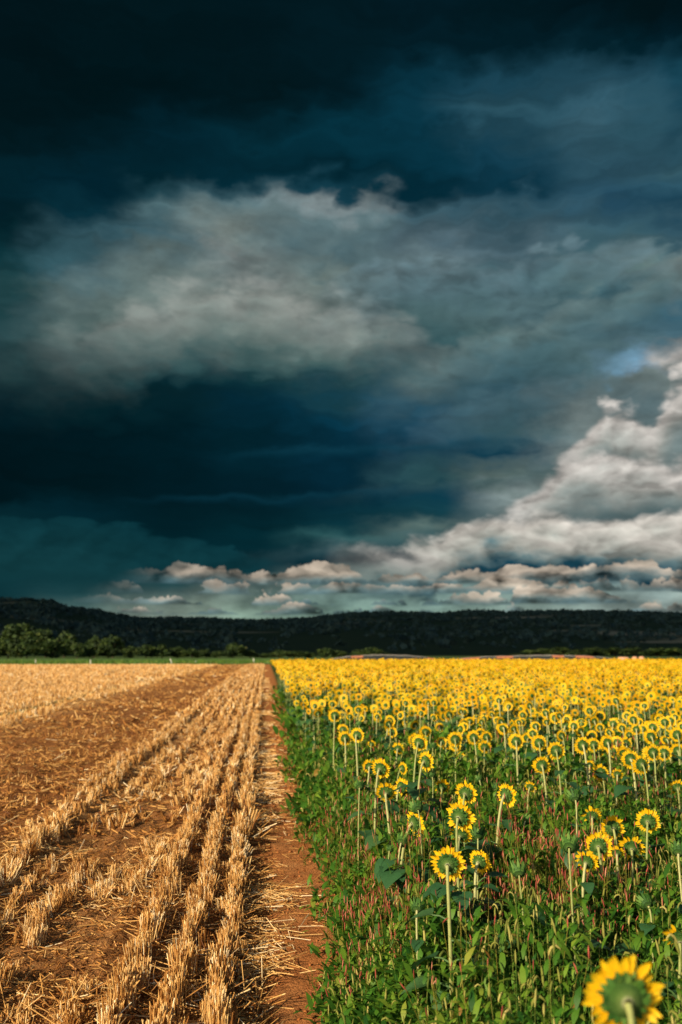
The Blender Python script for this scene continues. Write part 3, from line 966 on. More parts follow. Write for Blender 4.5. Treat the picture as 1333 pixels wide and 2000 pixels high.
pm = slab_mesh('post', 0.06, 0.05, 0.62, M_post)
labs = ['leftmost small pale post on the green verge under the tall trees', 'small pale post on the verge, second from the left edge', 'leaning pale post on the verge, midway along the stubble field', 'tiny pale post on the verge just right of the leaning one', 'pale post on the verge where stubble meets sunflowers']
for k, ((x, y), l) in enumerate(zip([(-30.6, 124.29), (-23.63, 125.8), (-12.92, 127.35), (-9.64, 127.64), (-1.55, 127.99)], labs)):
    tag(link('marker_post', pm, None, (x, y, 0.02), (0, R([4, -3, -14, 3, -8][k]), 0), (1, 1, [1, .9, 1.15, .7, 1.2][k])), l, 'post', 'pale posts on the verge')
bm_ = slab_mesh('block', 0.34, 0.2, 1.12, M_clay, 0.9)
labs = ['widest of three clay-coloured stubs at the right end of the dark covers', 'middle of three clay-coloured stubs right of the dark covers', 'rightmost of three clay-coloured stubs right of the dark covers']
for k, ((x, y), l) in enumerate(zip([(42.6, 105.3), (43.9, 104.9), (44.65, 104.6)], labs)):
    tag(link('clay_stub', bm_, None, (x, y, 0), (0, 0, 0.3 * k), ([1.9, .8, 1.0][k], 1, [.95, .98, 1.0][k])), l, 'stub', 'clay stubs beyond the sunflowers')

# ------------------------------------------------------------------ stubble and straw
STRAW = tube([(0, 0, 0), (0, 0, 1)], [1, 0.95], 3)
acc = Acc()


def in_view(x, y, m=0.07):
    s, c_ = math.sin(R(4.77)), math.cos(R(4.77))
    dep = x * s + y * c_
    lat = x * c_ - y * s
    return (dep > 1.2) & (np.abs(lat) < dep * (0.381 + m) + 1.0)


def stand(x, y, h, w, lean, rn):
    n = len(x)
    z = gh(x, y) - 0.01
    acc.inst(STRAW, np.stack([x, y, z], -1), rot_z(U(0, 2 * PI, n)) @ rot_x(lean), np.stack([w, w, h], -1), rn)


def row_points(n, y0, y1, power=1.0):
    t = U(0, 1, n)
    return y0 * (y1 / y0) ** (t ** power)


# rows near the path and the paler band further left: straws stand in leaning tufts
for rx, s in ROWS:
    for (y0, y1, tufts, per, wd) in ((2.0, 9, 34, 19, 0.0027), (9, 24, 22, 10, 0.0050), (24, 60, 9, 5, 0.013), (60, 121, 4, 4, 0.027)):
        if y0 > 20:
            s = max(s, 0.8)
        nt_ = int((y1 - y0) * tufts * (0.35 + 0.65 * s))
        ty = U(y0, y1, nt_)
        gap = vnoise(ty * 1.1, np.zeros(nt_) + rx * 3.1, 23) + 0.5 * vnoise(ty * 4, np.zeros(nt_) + rx, 29)
        ty = ty[gap > 0.98 - 0.84 * s]
        nt_ = len(ty)
        wob = 0.05 * (vnoise(ty * 0.6, np.zeros(nt_) + rx * 7, 5) - 0.5)
        tx = rx + wob + rng.normal(0, 0.030 + 0.04 * (1 - s), nt_)
        th = U(0.7, 1.1, nt_) * (0.5 + 0.5 * s) * (0.75 + 0.5 * vnoise(ty * 0.8, ty * 0 + rx, 71))
        tl = rng.normal(0, 0.11 + 0.35 * (1 - s), (nt_, 2))
        tc_ = rng.normal(0.55, 0.16, nt_)
        per_ = np.maximum(1, rng.poisson(per * U(.4, 1.5, nt_)))
        i = np.repeat(np.arange(nt_), per_)
        n = len(i)
        x = tx[i] + rng.normal(0, 0.016, n)
        y = ty[i] + rng.normal(0, 0.022 + 0.002 * wd / .003, n)
        k = in_view(x, y)
        i, x, y = i[k], x[k], y[k]
        n = len(x)
        lx = tl[i, 0] + rng.normal(0, .09, n)
        ly = tl[i, 1] + rng.normal(0, .09, n)
        h = 0.18 * th[i] * U(.75, 1.06, n) * np.where(U(0, 1, n) < .12, .5, 1)
        rot = rot_z(np.arctan2(ly, lx) + PI / 2) @ rot_x(np.hypot(lx, ly))
        w = wd * U(.7, 1.4, n)
        acc.inst(STRAW, np.stack([x, y, gh(x, y) - 0.012], -1), rot, np.stack([w, w, h], -1), np.clip(tc_[i] + rng.normal(0, .2, n), 0, 1))
# thin stubble left of the bands, rows every 0.25 m, trampled and short in the brown strip
for i in range(150):
    rx = -2.5 - 0.25 * i
    brown = -6.1 < rx < -2.4
    s = 0.22 if brown else (0.75 if rx < -7.5 else 0.85)
    if not brown:
        s *= 0.35 + 0.95 * float(vnoise(np.array([rx * 0.9]), np.array([2.0]), 121)[0])
    if -7.45 < rx < -6.95:
        s = 0.2
    y_in = max(2.2, (-rx - 1.4) / 0.37 - 0.5)
    for (y0, y1, dens, wd) in ((2.2, 9, 140, 0.0033), (9, 24, 50, 0.0064), (24, 60, 13, 0.0145), (60, 121, 4, 0.032)):
        y0 = max(y0, y_in)
        if y0 >= y1:
            continue
        n = int((y1 - y0) * dens * s)
        y = U(y0, y1, n)
        x = rx + rng.normal(0, 0.08 if brown else 0.05, n)
        k = in_view(x, y) & (vnoise(x * 1.1, y * 0.5, 43) > (0.38 if brown else 0.2))
        x, y = x[k], y[k]
        n = len(x)
        h = U(0.05, 0.12, n) if brown else U(0.08, 0.17, n)
        stand(x, y, h, wd * U(0.8, 1.4, n), np.abs(rng.normal(0, 0.6 if brown else 0.26, n)),
              np.clip(rng.normal(0.36 if brown else 0.62, 0.22, n), 0, 1))
tag(link('wheat_stubble', acc.mesh('wheat_stubble', M_straw)), 'cut wheat stubble standing in rows on brown soil', 'stubble', kind='stuff')

acc = Acc()


def lay(x, y, L, w, rn, zoff=0.006, tilt=0.12, bias=None):
    n = len(x)
    z = gh(x, y) + zoff + U(0, 0.02, n)
    yaw = U(0, 2 * PI, n) if bias is None else bias + rng.normal(0, 0.5, n)
    acc.inst(STRAW, np.stack([x, y, z], -1), rot_z(yaw) @ rot_x(PI / 2 + rng.normal(0, tilt, n)), np.stack([w, w, L], -1), rn)


for (y0, y1, cnt, lo, hi, wd) in ((2.2, 8, 19000, .05, .22, .0026), (8, 20, 11000, .06, .24, .0048), (20, 50, 7000, .10, .30, .012), (50, 120, 4500, .2, .5, .028)):
    y = row_points(cnt, y0, y1)
    x = -U(-0.02, 1, cnt) * (0.38 * y + 1.5)
    k = in_view(x, y) & (x < 0.02) & (vnoise(x * 2.2, y * 1.1, 51) + 0.4 * vnoise(x * 9, y * 5, 52) > 0.55)
    x, y = x[k], y[k]
    n = len(x)
    br = np.where((x < -2.4) & (x > -6.1), 0.34, np.where(x < -6.1, 0.62, 0.48))
    lay(x, y, U(lo, hi, n), wd * U(0.7, 1.3, n), np.clip(rng.normal(0, 0.26, n) + br, 0, 1), 0.006, 0.28)
# ground-up bits
for (y0, y1, cnt, wd) in ((2.2, 9, 27000, .0026), (9, 25, 9000, .006)):
    y = row_points(cnt, y0, y1)
    x = -U(-0.03, 1, cnt) * (0.38 * y + 1.5)
    k = in_view(x, y) & (x < 0.04)
    x, y = x[k], y[k]
    n = len(x)
    lay(x, y, U(.015, .06, n) * (wd / .0022) ** 0.6, wd * U(.7, 1.6, n), np.clip(rng.normal(0.25, 0.22, n), 0, 1), 0.003, 0.3)
# wisps dropped along the path edge
y = row_points(5200, 2.6, 60)
x = 0.03 + rng.normal(0, 0.11, len(y)) + 0.06 * np.sin(y)
k = vnoise(x * 0.5, y * 1.6, 57) > 0.45
x, y = x[k], y[k]
lay(x, y, U(.04, .22, len(x)), .0024 * U(.7, 1.3, len(x)) * np.clip(y / 7, 1, 4), np.clip(rng.normal(.7, .2, len(x)), 0, 1), 0.012, 0.12)
y = row_points(1500, 2.6, 50)
x = U(0.0, 0.45, len(y))
k = vnoise(x * 3, y * 2.2, 59) > 0.5
x, y = x[k], y[k]
lay(x, y, U(.02, .13, len(x)), .0019 * U(.7, 1.3, len(x)) * np.clip(y / 7, 1, 4), np.clip(rng.normal(.5, .25, len(x)), 0, 1), 0.006, 0.08)
tag(link('loose_straw', acc.mesh('loose_straw', M_straw)), 'loose broken straw scattered between the stubble rows', 'straw', kind='stuff')


# ------------------------------------------------------------------ sunflowers
def petal_arrays(seed):
    """One ray petal along +Z from the disc rim, slightly folded; head units (head width = 1)."""
    r = np.random.default_rng(seed)
    L = r.uniform(0.25, 0.31)
    w = r.uniform(0.042, 0.056)
    curl = r.uniform(-0.05, 0.05)
    tw = r.uniform(-0.25, 0.25)
    V = []
    for t, ww in ((0, 0.35), (0.3, 0.95), (0.62, 1.0), (0.86, 0.55)):
        z = 0.195 + L * t
        y = 0.012 + curl * t * t + 0.02 * math.sin(t * 3)
        for sx in (-1, 0, 1):
            V.append((sx * w * ww, y + (0.012 if sx == 0 else 0) + sx * w * ww * tw * t, z))
    V.append((0.008 * r.normal(), 0.012 + curl, 0.195 + L))
    Q = []
    for i in range(3):
        for k in range(2):
            Q.append((i * 3 + k, i * 3 + k + 1, i * 3 + k + 4, i * 3 + k + 3))
    return np.array(V), [np.array(Q), np.array([(9, 10, 12), (10, 11, 12)])]


PETAL_A = [petal_arrays(k) for k in range(6)]
PETAL_M = []
for k, (V, F) in enumerate(PETAL_A):
    a = Acc()
    z = V[:, 2]
    a.add(V, F, np.clip(0.25 + 0.75 * (z - 0.2) / 0.25, 0, 1) * (0.8 + 0.05 * k))
    PETAL_M.append(a.mesh('petal', M_petal, True))


def rot_y_pts(V, a):
    c_, s_ = math.cos(a), math.sin(a)
    return np.stack([V[:, 0] * c_ + V[:, 2] * s_, V[:, 1], -V[:, 0] * s_ + V[:, 2] * c_], -1)


def petals_mesh(seed, n=30, part=1.0):
    r = np.random.default_rng(seed)
    a = Acc()
    for i in range(n):
        if r.uniform() > part:
            continue
        V, F = PETAL_A[r.integers(6)]
        W = V * [1, 1, 1]
        W = rot_y_pts(W, 2 * PI * (i + r.uniform(-.3, .3)) / n)
        W[:, 1] += r.uniform(-0.012, 0.02)
        a.add(W, F, np.clip(0.3 + 0.6 * (V[:, 2] - 0.2) / 0.25 + r.uniform(-.2, .2), 0, 1))
    return a.mesh('petals', M_petal, True)


def lathe(prof, sides):
    V, Q = [], []
    for (r_l, y_l) in prof:
        for k in range(sides):
            t = 2 * PI * k / sides
            V.append((r_l * math.sin(t), y_l, r_l * math.cos(t)))
    for i in range(len(prof) - 1):
        for k in range(sides):
            k2 = (k + 1) % sides
            Q.append((i * sides + k, i * sides + k2, (i + 1) * sides + k2, (i + 1) * sides + k))
    return np.array(V), [np.array(Q)]


def head_mesh(bud=False):
    a = Acc()
    if bud:
        V, F = lathe([(0.10, -0.34), (0.20, -0.30), (0.34, -0.18), (0.38, 0.0), (0.30, 0.16), (0.12, 0.24), (0.01, 0.25)], 14)
    else:
        V, F = lathe([(0.050, -0.165), (0.068, -0.148), (0.11, -0.128), (0.175, -0.10), (0.225, -0.06), (0.250, -0.015), (0.235, 0.015)], 22)
    a.add(V, F, .5)
    return a.mesh('flower_head', M_recept, True)


def bract_mesh(seed, bud=False):
    r = np.random.default_rng(seed)
    a = Acc()
    rings = ((16, 0.195, -0.085, 0.11), (18, 0.236, -0.03, 0.09)) if not bud else ((12, 0.28, -0.26, 0.34), (14, 0.36, -0.1, 0.42), (12, 0.33, 0.05, 0.40))
    for n, r0, y0, L in rings:
        for i in range(n):
            t = 2 * PI * (i + r.uniform(-.3, .3)) / n
            l = L * r.uniform(0.7, 1.2)
            w = (0.035 if not bud else 0.075) * r.uniform(.8, 1.2)
            if bud:
                out, fwd = 0.45 * l, 0.85 * l
            else:
                out, fwd = l * 0.9, l * r.uniform(-0.35, 0.35)
            V = np.array([(-w, y0, r0), (w, y0, r0), (w * .8, y0 + fwd * .5 - .01, r0 + out * .55), (-w * .8, y0 + fwd * .5 - .01, r0 + out * .55), (0, y0 + fwd, r0 + out)])
            a.add(rot_y_pts(V, t), [np.array([(0, 1, 2, 3)]), np.array([(3, 2, 4)])], r.uniform(0, 1))
    return a.mesh('bracts', M_bract)


def disc_mesh():
    a = Acc()
    V, F = lathe([(0.233, 0.016), (0.17, 0.04), (0.08, 0.035), (0.005, 0.02)], 18)
    a.add(V, F, .5)
    return a.mesh('seed_disc', M_disc, True)


def leaf_mesh(seed):
    """Heart-shaped leaf with a drooping blade on its own leaf-stalk; unit length along +Y."""
    r = np.random.default_rng(seed)
    a = Acc()
    V, F = tube([(0, 0, 0), (0, 0.2, 0.10), (0, 0.42, 0.12)], [0.028, 0.022, 0.016], 5)
    a.add(V, F, 0.9)
    rows = ((0.36, 0.10), (0.40, 0.30), (0.52, 0.36), (0.68, 0.30), (0.85, 0.17), (1.0, 0.01))
    V = []
    dr = r.uniform(0.25, 0.6)
    for t, w in rows:
        y = t
        z = 0.12 - dr * (t - 0.38) ** 2 * 1.6
        for s in (-1, -0.5, 0, 0.5, 1):
            V.append((s * w, y + (0.03 if t == 0.40 and abs(s) == 1 else 0), z + abs(s) * w * 0.28 - 0.35 * (abs(s) * w) ** 2 + r.normal() * 0.012))
    Q = []
    for i in range(5):
        for k in range(4):
            Q.append((i * 5 + k, i * 5 + k + 1, i * 5 + k + 6, i * 5 + k + 5))
    a.add(V, [np.array(Q)], r.uniform(0.1, 0.8))
    return a.mesh('leaf', M_sleaf, True)


HEAD = head_mesh()
BUDHEAD = head_mesh(True)
BRACTS = [bract_mesh(k) for k in range(4)]
BUDBR = [bract_mesh(20 + k, True) for k in range(3)]
DISC = disc_mesh()
PETALS = [petals_mesh(k, 32) for k in range(5)] + [petals_mesh(50, 30, 0.72), petals_mesh(51, 30, 0.5)]
LEAVES = [leaf_mesh(k) for k in range(5)]


def stem_mesh(h0, f, back, r0, seed):
    """Stem from the ground (local origin) to the back of the head, hooking over at the top."""
    r = np.random.default_rng(seed)
    P0 = np.array([0, 0, -0.03])
    P3 = np.array(back)
    P1 = np.array([P3[0] * 0.2 + r.normal() * 0.02, P3[1] * 0.2 + r.normal() * 0.02, P3[2] * 0.55])
    P2 = P3 - np.array(f) * 0.06 + np.array([0, 0, -0.03])
    t = np.linspace(0, 1, 12)[:, None]
    C = (1 - t) ** 3 * P0 + 3 * (1 - t) ** 2 * t * P1 + 3 * (1 - t) * t * t * P2 + t ** 3 * P3
    rad = np.interp(t[:, 0], [0, 0.7, 0.93, 1], [r0 * 1.2, r0 * 0.95, r0 * 0.9, r0 * 1.15])
    a = Acc()
    V, F = tube(C, rad, 7)
    a.add(V, F, np.clip(r.uniform(0.35, 0.85) + 0.15 * (V[:, 2] / max(h0, .1)), 0, 1))
    return a.mesh('stem', M_stem, True), C


def sunflower(x, y, z, dia, faz, fel, label, group, seed, detail=1, bud=False, nleaf=3, part=False):
    """x, y, z: centre of the head; faz: bearing it faces (0 = +Y, clockwise), fel: tilt up."""
    r = np.random.default_rng(seed)
    fa, fe = R(faz), R(fel)
    f = np.array([math.sin(fa) * math.cos(fe), math.cos(fa) * math.cos(fe), math.sin(fe)])
    hoff = 0.165 if not bud else 0.32
    bx = x - f[0] * (dia * 0.5 + 0.03) + r.normal() * 0.012
    by = y - f[1] * (dia * 0.5 + 0.03) + r.normal() * 0.012
    gz = float(gh(np.array([bx]), np.array([by]))[0])
    o = link('sunflower_bud' if bud else 'sunflower', None, None, (bx, by, gz))
    tag(o, label, 'sunflower', group)
    loc = np.array([x - bx, y - by, z - gz])
    back = loc - f * dia * hoff
    sm, C = stem_mesh(z, f, back, r.uniform(0.0062, 0.0090) * (0.62 if bud else 1) * min(1.15, max(0.8, dia / 0.15 if not bud else 1)), seed)
    link('stem', sm, o)
    hd = link('flower_head', BUDHEAD if bud else HEAD, o, loc, (fe, 0, -fa), (dia,) * 3)
    if bud:
        link('bracts', BUDBR[seed % 3], hd)
    else:
        link('bracts', BRACTS[seed % 4], hd, rot=(0, r.uniform(0, 6), 0))
        link('seed_disc', DISC, hd)
        if detail >= 2:
            n = int(r.integers(26, 32))
            for i in range(n):
                if part and r.uniform() < 0.3:
                    continue
                link('petal', PETAL_M[r.integers(6)], hd, (0, r.uniform(-.012, .02), 0), (r.uniform(-.12, .12), 2 * PI * (i + r.uniform(-.3, .3)) / n, 0), (r.uniform(.85, 1.2), 1, r.uniform(.9, 1.06)))
        else:
            link('petals', PETALS[5 + seed % 2] if part else PETALS[seed % 5], hd, rot=(0, r.uniform(0, 6), 0))
    for i in range(nleaf):
        u = r.uniform(0.25, 0.62) if i else r.uniform(0.55, 0.8)
        c_ = C[int(u * 11)]
        link('leaf', LEAVES[r.integers(5)], o, c_, (R(r.uniform(-25, 15)), 0, r.uniform(0, 2 * PI)), (r.uniform(.12, .19) * (0.75 if u > 0.6 else 1.15),) * 3)
    if 1 < nleaf and detail >= 2:
        for i in range(3):
            c_ = C[int(r.uniform(.35, .62) * 11)]
            link('leaf', LEAVES[r.integers(5)], o, c_, (R(r.uniform(-20, 10)), 0, r.uniform(0, 2 * PI)), (r.uniform(.19, .25),) * 3)
    return o


# the front of the crop, one by one: x, y, height, width, facing bearing, tilt, label
FLOWERS = [
    (1.055,12.354,0.705,0.152,10,5, 'sunflower just above the ring-like one nearest the path'),
    (0.883,10.079,0.804,0.152,0,0, 'round ring-like sunflower, the lower of a stacked pair nearest the path'),
    (0.981,9.703,0.870,0.152,25,5, 'sunflower turned right, beside the stacked pair nearest the path'),
    (1.687,12.283,0.822,0.152,35,5, 'sunflower turned right, upper of two stacked right-facing blooms near the path side'),
    (1.716,12.304,0.671,0.152,40,5, 'sunflower turned right, lower of two stacked right-facing blooms near the path side'),
    (1.273,10.895,0.660,0.098,20,20, 'tiny half-open sunflower low between the path-side pair and a taller bloom'),
    (1.514,10.361,0.660,0.139,25,20, 'small sunflower tilted up, left of the tall right-facing path-side bloom'),
    (1.389,8.197,0.935,0.152,30,10, 'sunflower above the tall right-facing bloom in the path-side group'),
    (1.294,7.329,0.877,0.152,50,5, 'large sunflower facing right on a tall pale stem, behind the path-side group'),
    (1.007,8.799,0.660,0.137,10,20, 'half-open sunflower overlapped by a broader bloom, beside the path edge'),
    (0.864,6.815,0.890,0.152,35,15, 'broad sunflower turned right on a leaning stem, overlapping a smaller bloom near the path'),
    (1.302,8.622,0.660,0.116,60,5, 'narrow side-on sunflower right of the broad overlapping pair near the path'),
    (0.861,6.513,0.767,0.152,10,25, 'sunflower tilted up with gappy petals, nearest the path in the second row'),
    (1.119,7.474,0.660,0.142,50,5, 'sunflower turned right, touching the gappy tilted bloom nearest the path'),
    (0.898,5.485,0.741,0.152,60,5, 'sunflower in side view facing right, with a leaning pale stem near the path'),
    (1.945,9.291,0.859,0.152,5,5, 'evenly ringed sunflower, left of a tall-stemmed pair in the middle'),
    (2.291,9.960,0.810,0.152,0,0, 'round sunflower on a long straight stem in the middle of the crop front'),
    (2.735,11.191,0.699,0.152,-5,0, 'round sunflower just right of the long straight-stemmed middle bloom'),
    (2.883,12.106,0.660,0.151,5,5, 'sunflower half hidden between two round middle blooms'),
    (2.509,10.349,0.670,0.152,15,20, 'sunflower tilted up below the round pair in the middle of the crop front'),
    (2.482,8.935,0.869,0.152,10,0, 'sunflower on a slanting stem, between the long-stemmed bloom and the crowd'),
    (3.333,11.492,0.660,0.131,5,10, 'small sunflower right of the slanting-stemmed one at the front of the middle crowd'),
    (2.709,8.918,0.854,0.152,10,5, 'sunflower left of the big round pale-stemmed one at the crowd front'),
    (2.346,7.671,0.793,0.152,5,5, 'oval sunflower on a straight stem, lowest bloom below the dense middle crowd'),
    (2.044,9.470,0.660,0.101,30,10, 'small half-open sunflower in the weeds below the evenly ringed middle bloom'),
    (1.442,7.447,0.660,0.137,10,30, 'small sunflower tilted up, left of a dark-backed bloom in the middle of the weeds'),
    (1.332,6.036,0.825,0.152,35,15, 'dark-backed sunflower with petals on its upper right, in the middle of the weeds'),
    (1.598,6.016,0.812,0.152,50,5, 'lone sunflower turned right on a leaning stem above the pink weeds'),
    (2.160,7.387,0.660,0.100,40,25, 'tiny half-open sunflower in the weeds, right of the lone leaning bloom'),
    (1.004,4.704,0.914,0.152,35,12, 'large ragged sunflower turned right, above the largest front-left bloom'),
    (1.185,5.562,0.660,0.148,25,30, 'short sunflower tilted up, between two larger blooms of the front left group'),
    (0.830,4.171,0.806,0.152,15,10, 'full-faced sunflower on a straight pale stem, largest of the front left group'),
    (1.133,4.845,0.660,0.123,40,10, 'sunflower turned right just right of the largest front-left bloom'),
    (3.017,8.103,0.667,0.152,0,-5, 'isolated round sunflower with a full ring of petals, in the weeds at right'),
    (3.162,8.074,0.660,0.106,20,25, 'small half-open sunflower just right of the isolated round bloom'),
    (3.150,8.738,0.660,0.094,20,20, 'tiny half-open sunflower left of the isolated round bloom at right'),
    (2.466,7.642,0.917,0.152,8,5, 'big round sunflower on a pale stem at the front edge of the middle crowd'),
    (2.853,8.078,0.913,0.152,5,0, 'big dark-centred sunflower at the front edge of the crowd, right of middle'),
    (3.476,9.511,0.768,0.152,10,5, 'sunflower touching the right side of the big dark-centred bloom'),
    (3.622,9.495,0.790,0.152,0,0, 'round sunflower, second to the right of the big dark-centred bloom'),
    (3.818,9.853,0.660,0.141,40,5, 'side-on sunflower below the round one right of the dark-centred bloom'),
    (3.008,7.390,0.870,0.152,5,0, 'sunflower behind the nodding bloom of the right-hand clump'),
    (2.934,7.001,0.873,0.152,-8,-8, 'nodding sunflower just behind the drooping one with the hooked stem'),
    (3.243,7.611,0.703,0.152,-45,-5, 'drooping sunflower bent over left on a hooked stem, at right'),
    (4.275,10.617,0.669,0.152,5,5, 'sunflower above the left shoulder of the right-hand nodding clump'),
    (3.592,8.287,0.821,0.152,5,5, 'left of two overlapping sunflowers above the drooping one at right'),
    (3.942,8.831,0.754,0.152,15,5, 'right of two overlapping sunflowers above the drooping one at right'),
    (4.364,9.446,0.709,0.152,5,10, 'sunflower at the right edge, level with the overlapping pair'),
    (3.338,7.261,0.660,0.133,15,25, 'half-open sunflower at the right edge, below the dense crowd'),
    (4.081,9.447,0.854,0.152,0,0, 'round sunflower standing above the overlapping pair at right'),
    (4.357,9.420,0.876,0.152,5,0, 'round sunflower at the right edge, above the one level with the overlapping pair'),
    (2.190,6.075,0.660,0.130,15,22, 'sunflower tilted up, upper left of the right-hand foreground clump'),
    (2.151,5.617,0.670,0.152,5,8, 'round sunflower at the back of the right-hand foreground clump'),
    (2.422,5.711,0.689,0.152,28,10, 'sunflower standing apart, right of the right-hand foreground clump'),
    (1.838,5.014,0.690,0.152,20,5, 'largest and fullest sunflower of the right-hand foreground clump'),
    (1.692,4.799,0.660,0.123,35,20, 'lowest sunflower of the right-hand foreground clump, turned right on a straight stem'),
    (1.929,4.985,0.660,0.084,20,30, 'smallest half-open sunflower inside the right-hand foreground clump'),
    (2.067,5.116,0.660,0.144,20,25, 'sunflower tilted up on a thick stem, right side of the foreground clump'),
    (1.601,3.537,0.660,0.126,20,38, 'sunflower tilted up and cut off by the right edge of the picture'),
    (0.708,1.828,1.080,0.152,4,4, 'huge blurred sunflower back closest to the camera, at the bottom right'),
]
BUDS = [
    (0.686,6.608,0.797,0.066, 'green bud on a tall straight stem, nearest the path of all buds'),
    (0.816,5.434,0.653,0.066, 'spiky bud on a forked pale stem, below the side-on bloom near the path'),
    (0.757,5.557,0.580,0.037, 'tiny round bud low in the pink weeds near the path'),
    (1.486,9.984,0.580,0.056, 'tiny bud between the broad overlapping pair and the tall right-facing bloom'),
    (1.346,7.372,0.764,0.066, 'green bud below the tall right-facing bloom of the path-side group'),
    (0.897,5.398,0.843,0.066, 'green bud just above the side-on sunflower near the path'),
    (1.151,4.943,0.780,0.066, 'spiky green bud between the front-left blooms and the pink weeds'),
    (1.984,8.434,0.580,0.057, 'small bud in open weeds below the long straight-stemmed middle bloom'),
    (2.020,7.955,0.580,0.063, 'small bud just left of the lone leaning bloom'),
    (1.812,9.781,0.739,0.066, 'small bud left of the evenly ringed middle bloom'),
    (1.849,6.424,0.580,0.058, 'small bud among pink weeds, right of the lone leaning bloom'),
    (3.054,8.882,0.580,0.060, 'bud on a short pale stem, rightmost of three under the crowd'),
    (2.795,8.434,0.580,0.057, 'bud on a short pale stem, middle of three under the crowd'),
    (2.539,8.288,0.580,0.056, 'bud below the oval bloom, leftmost of three under the crowd'),
    (1.832,5.363,0.900,0.067, 'leafless-looking bud on a tall stem above the foreground clump'),
    (3.193,7.242,0.613,0.066, 'bud on a kinked stem below the drooping hooked bloom at right'),
    (1.355,4.053,0.900,0.068, 'large spiky green bud on the tallest stem, left of the foreground clump'),
    (1.801,4.318,0.580,0.058, 'short bright green bud low in the weeds at bottom right'),
    (2.055,4.492,0.777,0.066, 'pale green bud half cut off by the right edge of the picture'),
    (1.174,4.247,0.753,0.066, 'green bud on a straight pale stem standing alone in the pink weeds'),
    (0.718,4.340,0.580,0.057, 'low grey-green bud near the path, below the largest front-left bloom'),
]
CROWD = 'yellow sunflower seen from behind, packed in the dense crowd of blooms'
FRONT = 'small yellow sunflower scattered along the ragged front of the dense crowd'
BUDL = 'small green sunflower bud rising among the dense crowd of blooms'
GRP = 'sunflowers standing in the field'
seed = 0
taken = []
for (x, y, z, dia, fa, fe, lab) in FLOWERS:
    seed += 1
    D = math.hypot(x, y)
    dia *= 1.12
    sunflower(x, y, z, dia, fa, fe, lab or FRONT, GRP, seed, 2 if dia / D > 0.0185 else 1, False, 6 if D < 6.5 else 4, part=fe >= 18)
    taken.append((x, y))
for (x, y, z, dia, lab) in BUDS:
    seed += 1
    sunflower(x, y, z, dia * 1.35, random.uniform(-10, 50), random.uniform(15, 55), lab or BUDL, GRP, seed, 1, True, 3)
    taken.append((x, y))

# the crop itself: sown in rows along the path
T = np.array(taken)
rowsx = np.arange(0.74, 62, 0.36)
cand = []
for rx in rowsx:
    y0 = max(6.0, (rx - 2.4) / 0.56)
    n = int((94 - y0) / 0.27)
    if n <= 0:
        continue
    yy = y0 + (np.arange(n) + U(-.4, .4, n)) * 0.27
    xx = rx + rng.normal(0, 0.07, n)
    cand.append(np.stack([xx, yy], -1))
cand = np.concatenate(cand)
dist = np.hypot(cand[:, 0], cand[:, 1])
start = 10.2 - np.clip((cand[:, 0] - 2.2) * 0.55, 0, 1.9) + 1.6 * (vnoise(cand[:, 0] * 0.9, cand[:, 1] * 0.0, 83) - 0.5)
prob = np.clip((dist - start) / 5.0, 0, 1) * 0.42 + np.where(dist > start, 0.30 + 0.28 * np.clip((cand[:, 0] - 1.6) / 1.2, 0, 1), 0) + np.clip((dist - 25) / 30, 0, 1) * 0.2
prob *= (1 - 0.3 * np.clip((dist - 45) / 15, 0, 1)) * (1 - 0.2 * np.clip((dist - 11) / 4, 0, 1))
prob *= np.clip(0.55 + 0.9 * vnoise(cand[:, 0] * 0.5, cand[:, 1] * 0.35, 87), 0, 1)
keep = (U(0, 1, len(cand)) < prob) & in_view(cand[:, 0], cand[:, 1], 0.05)
cand, dist = cand[keep], dist[keep]
dmin = np.min(np.hypot(cand[:, None, 0] - T[None, :, 0], cand[:, None, 1] - T[None, :, 1]), 1)
cand, dist = cand[dmin > 0.16], dist[dmin > 0.16]
o_ = np.argsort(dist)
cand, dist = cand[o_], dist[o_]
NEAR = 300 - len(FLOWERS) - len(BUDS)
for i in range(NEAR):
    seed += 1
    x, y = cand[i]
    z = float(np.clip(rng.normal(0.80, 0.09), 0.58, 1.0))
    u = rng.uniform()
    if u < 0.08:
        sunflower(x, y, z - 0.08, 0.085, rng.uniform(-10, 40), rng.uniform(10, 50), BUDL, GRP, seed, 1, True, 2)
    else:
        sunflower(x, y, z, rng.uniform(0.11, 0.175), rng.normal(10, 20), (rng.normal(6, 11) if rng.uniform() > .12 else rng.normal(-30, 10)), CROWD, GRP, seed, 1, False, 6, part=u > 0.78)

# the rest of the crop as one mass
acc = Acc()


def far_tpl(npet, leaves):
    V, Tq, Tt, Mq, Mt = [], [], [], [], []
    for i in range(npet):
        a0 = 2 * PI * i / npet
        dl = PI / npet * 1.02
        tip = 0.44 + 0.07 * ((i * 7) % 3) / 2
        b = len(V)
        V += [(0.19 * math.sin(a0 - dl), 0.01, 0.19 * math.cos(a0 - dl)), (0.19 * math.sin(a0 + dl), 0.0, 0.19 * math.cos(a0 + dl)),
              (0.42 * math.sin(a0 + dl * .8), 0.02, 0.42 * math.cos(a0 + dl * .8)), (0.42 * math.sin(a0 - dl * .8), 0.03, 0.42 * math.cos(a0 - dl * .8)),
              ((tip + .04) * math.sin(a0), 0.02, (tip + .04) * math.cos(a0))]
        Tq.append((b, b + 1, b + 2, b + 3))
        Tt.append((b + 3, b + 2, b + 4))
    return np.array(V), [np.array(Tq), np.array(Tt)]


def cone_tpl(sides):
    V = [(0, -0.17, 0)] + [(0.215 * math.sin(2 * PI * k / sides), -0.02, 0.215 * math.cos(2 * PI * k / sides)) for k in range(sides)]
    return np.array(V), [np.array([(0, 1 + k, 1 + (k + 1) % sides) for k in range(sides)])]


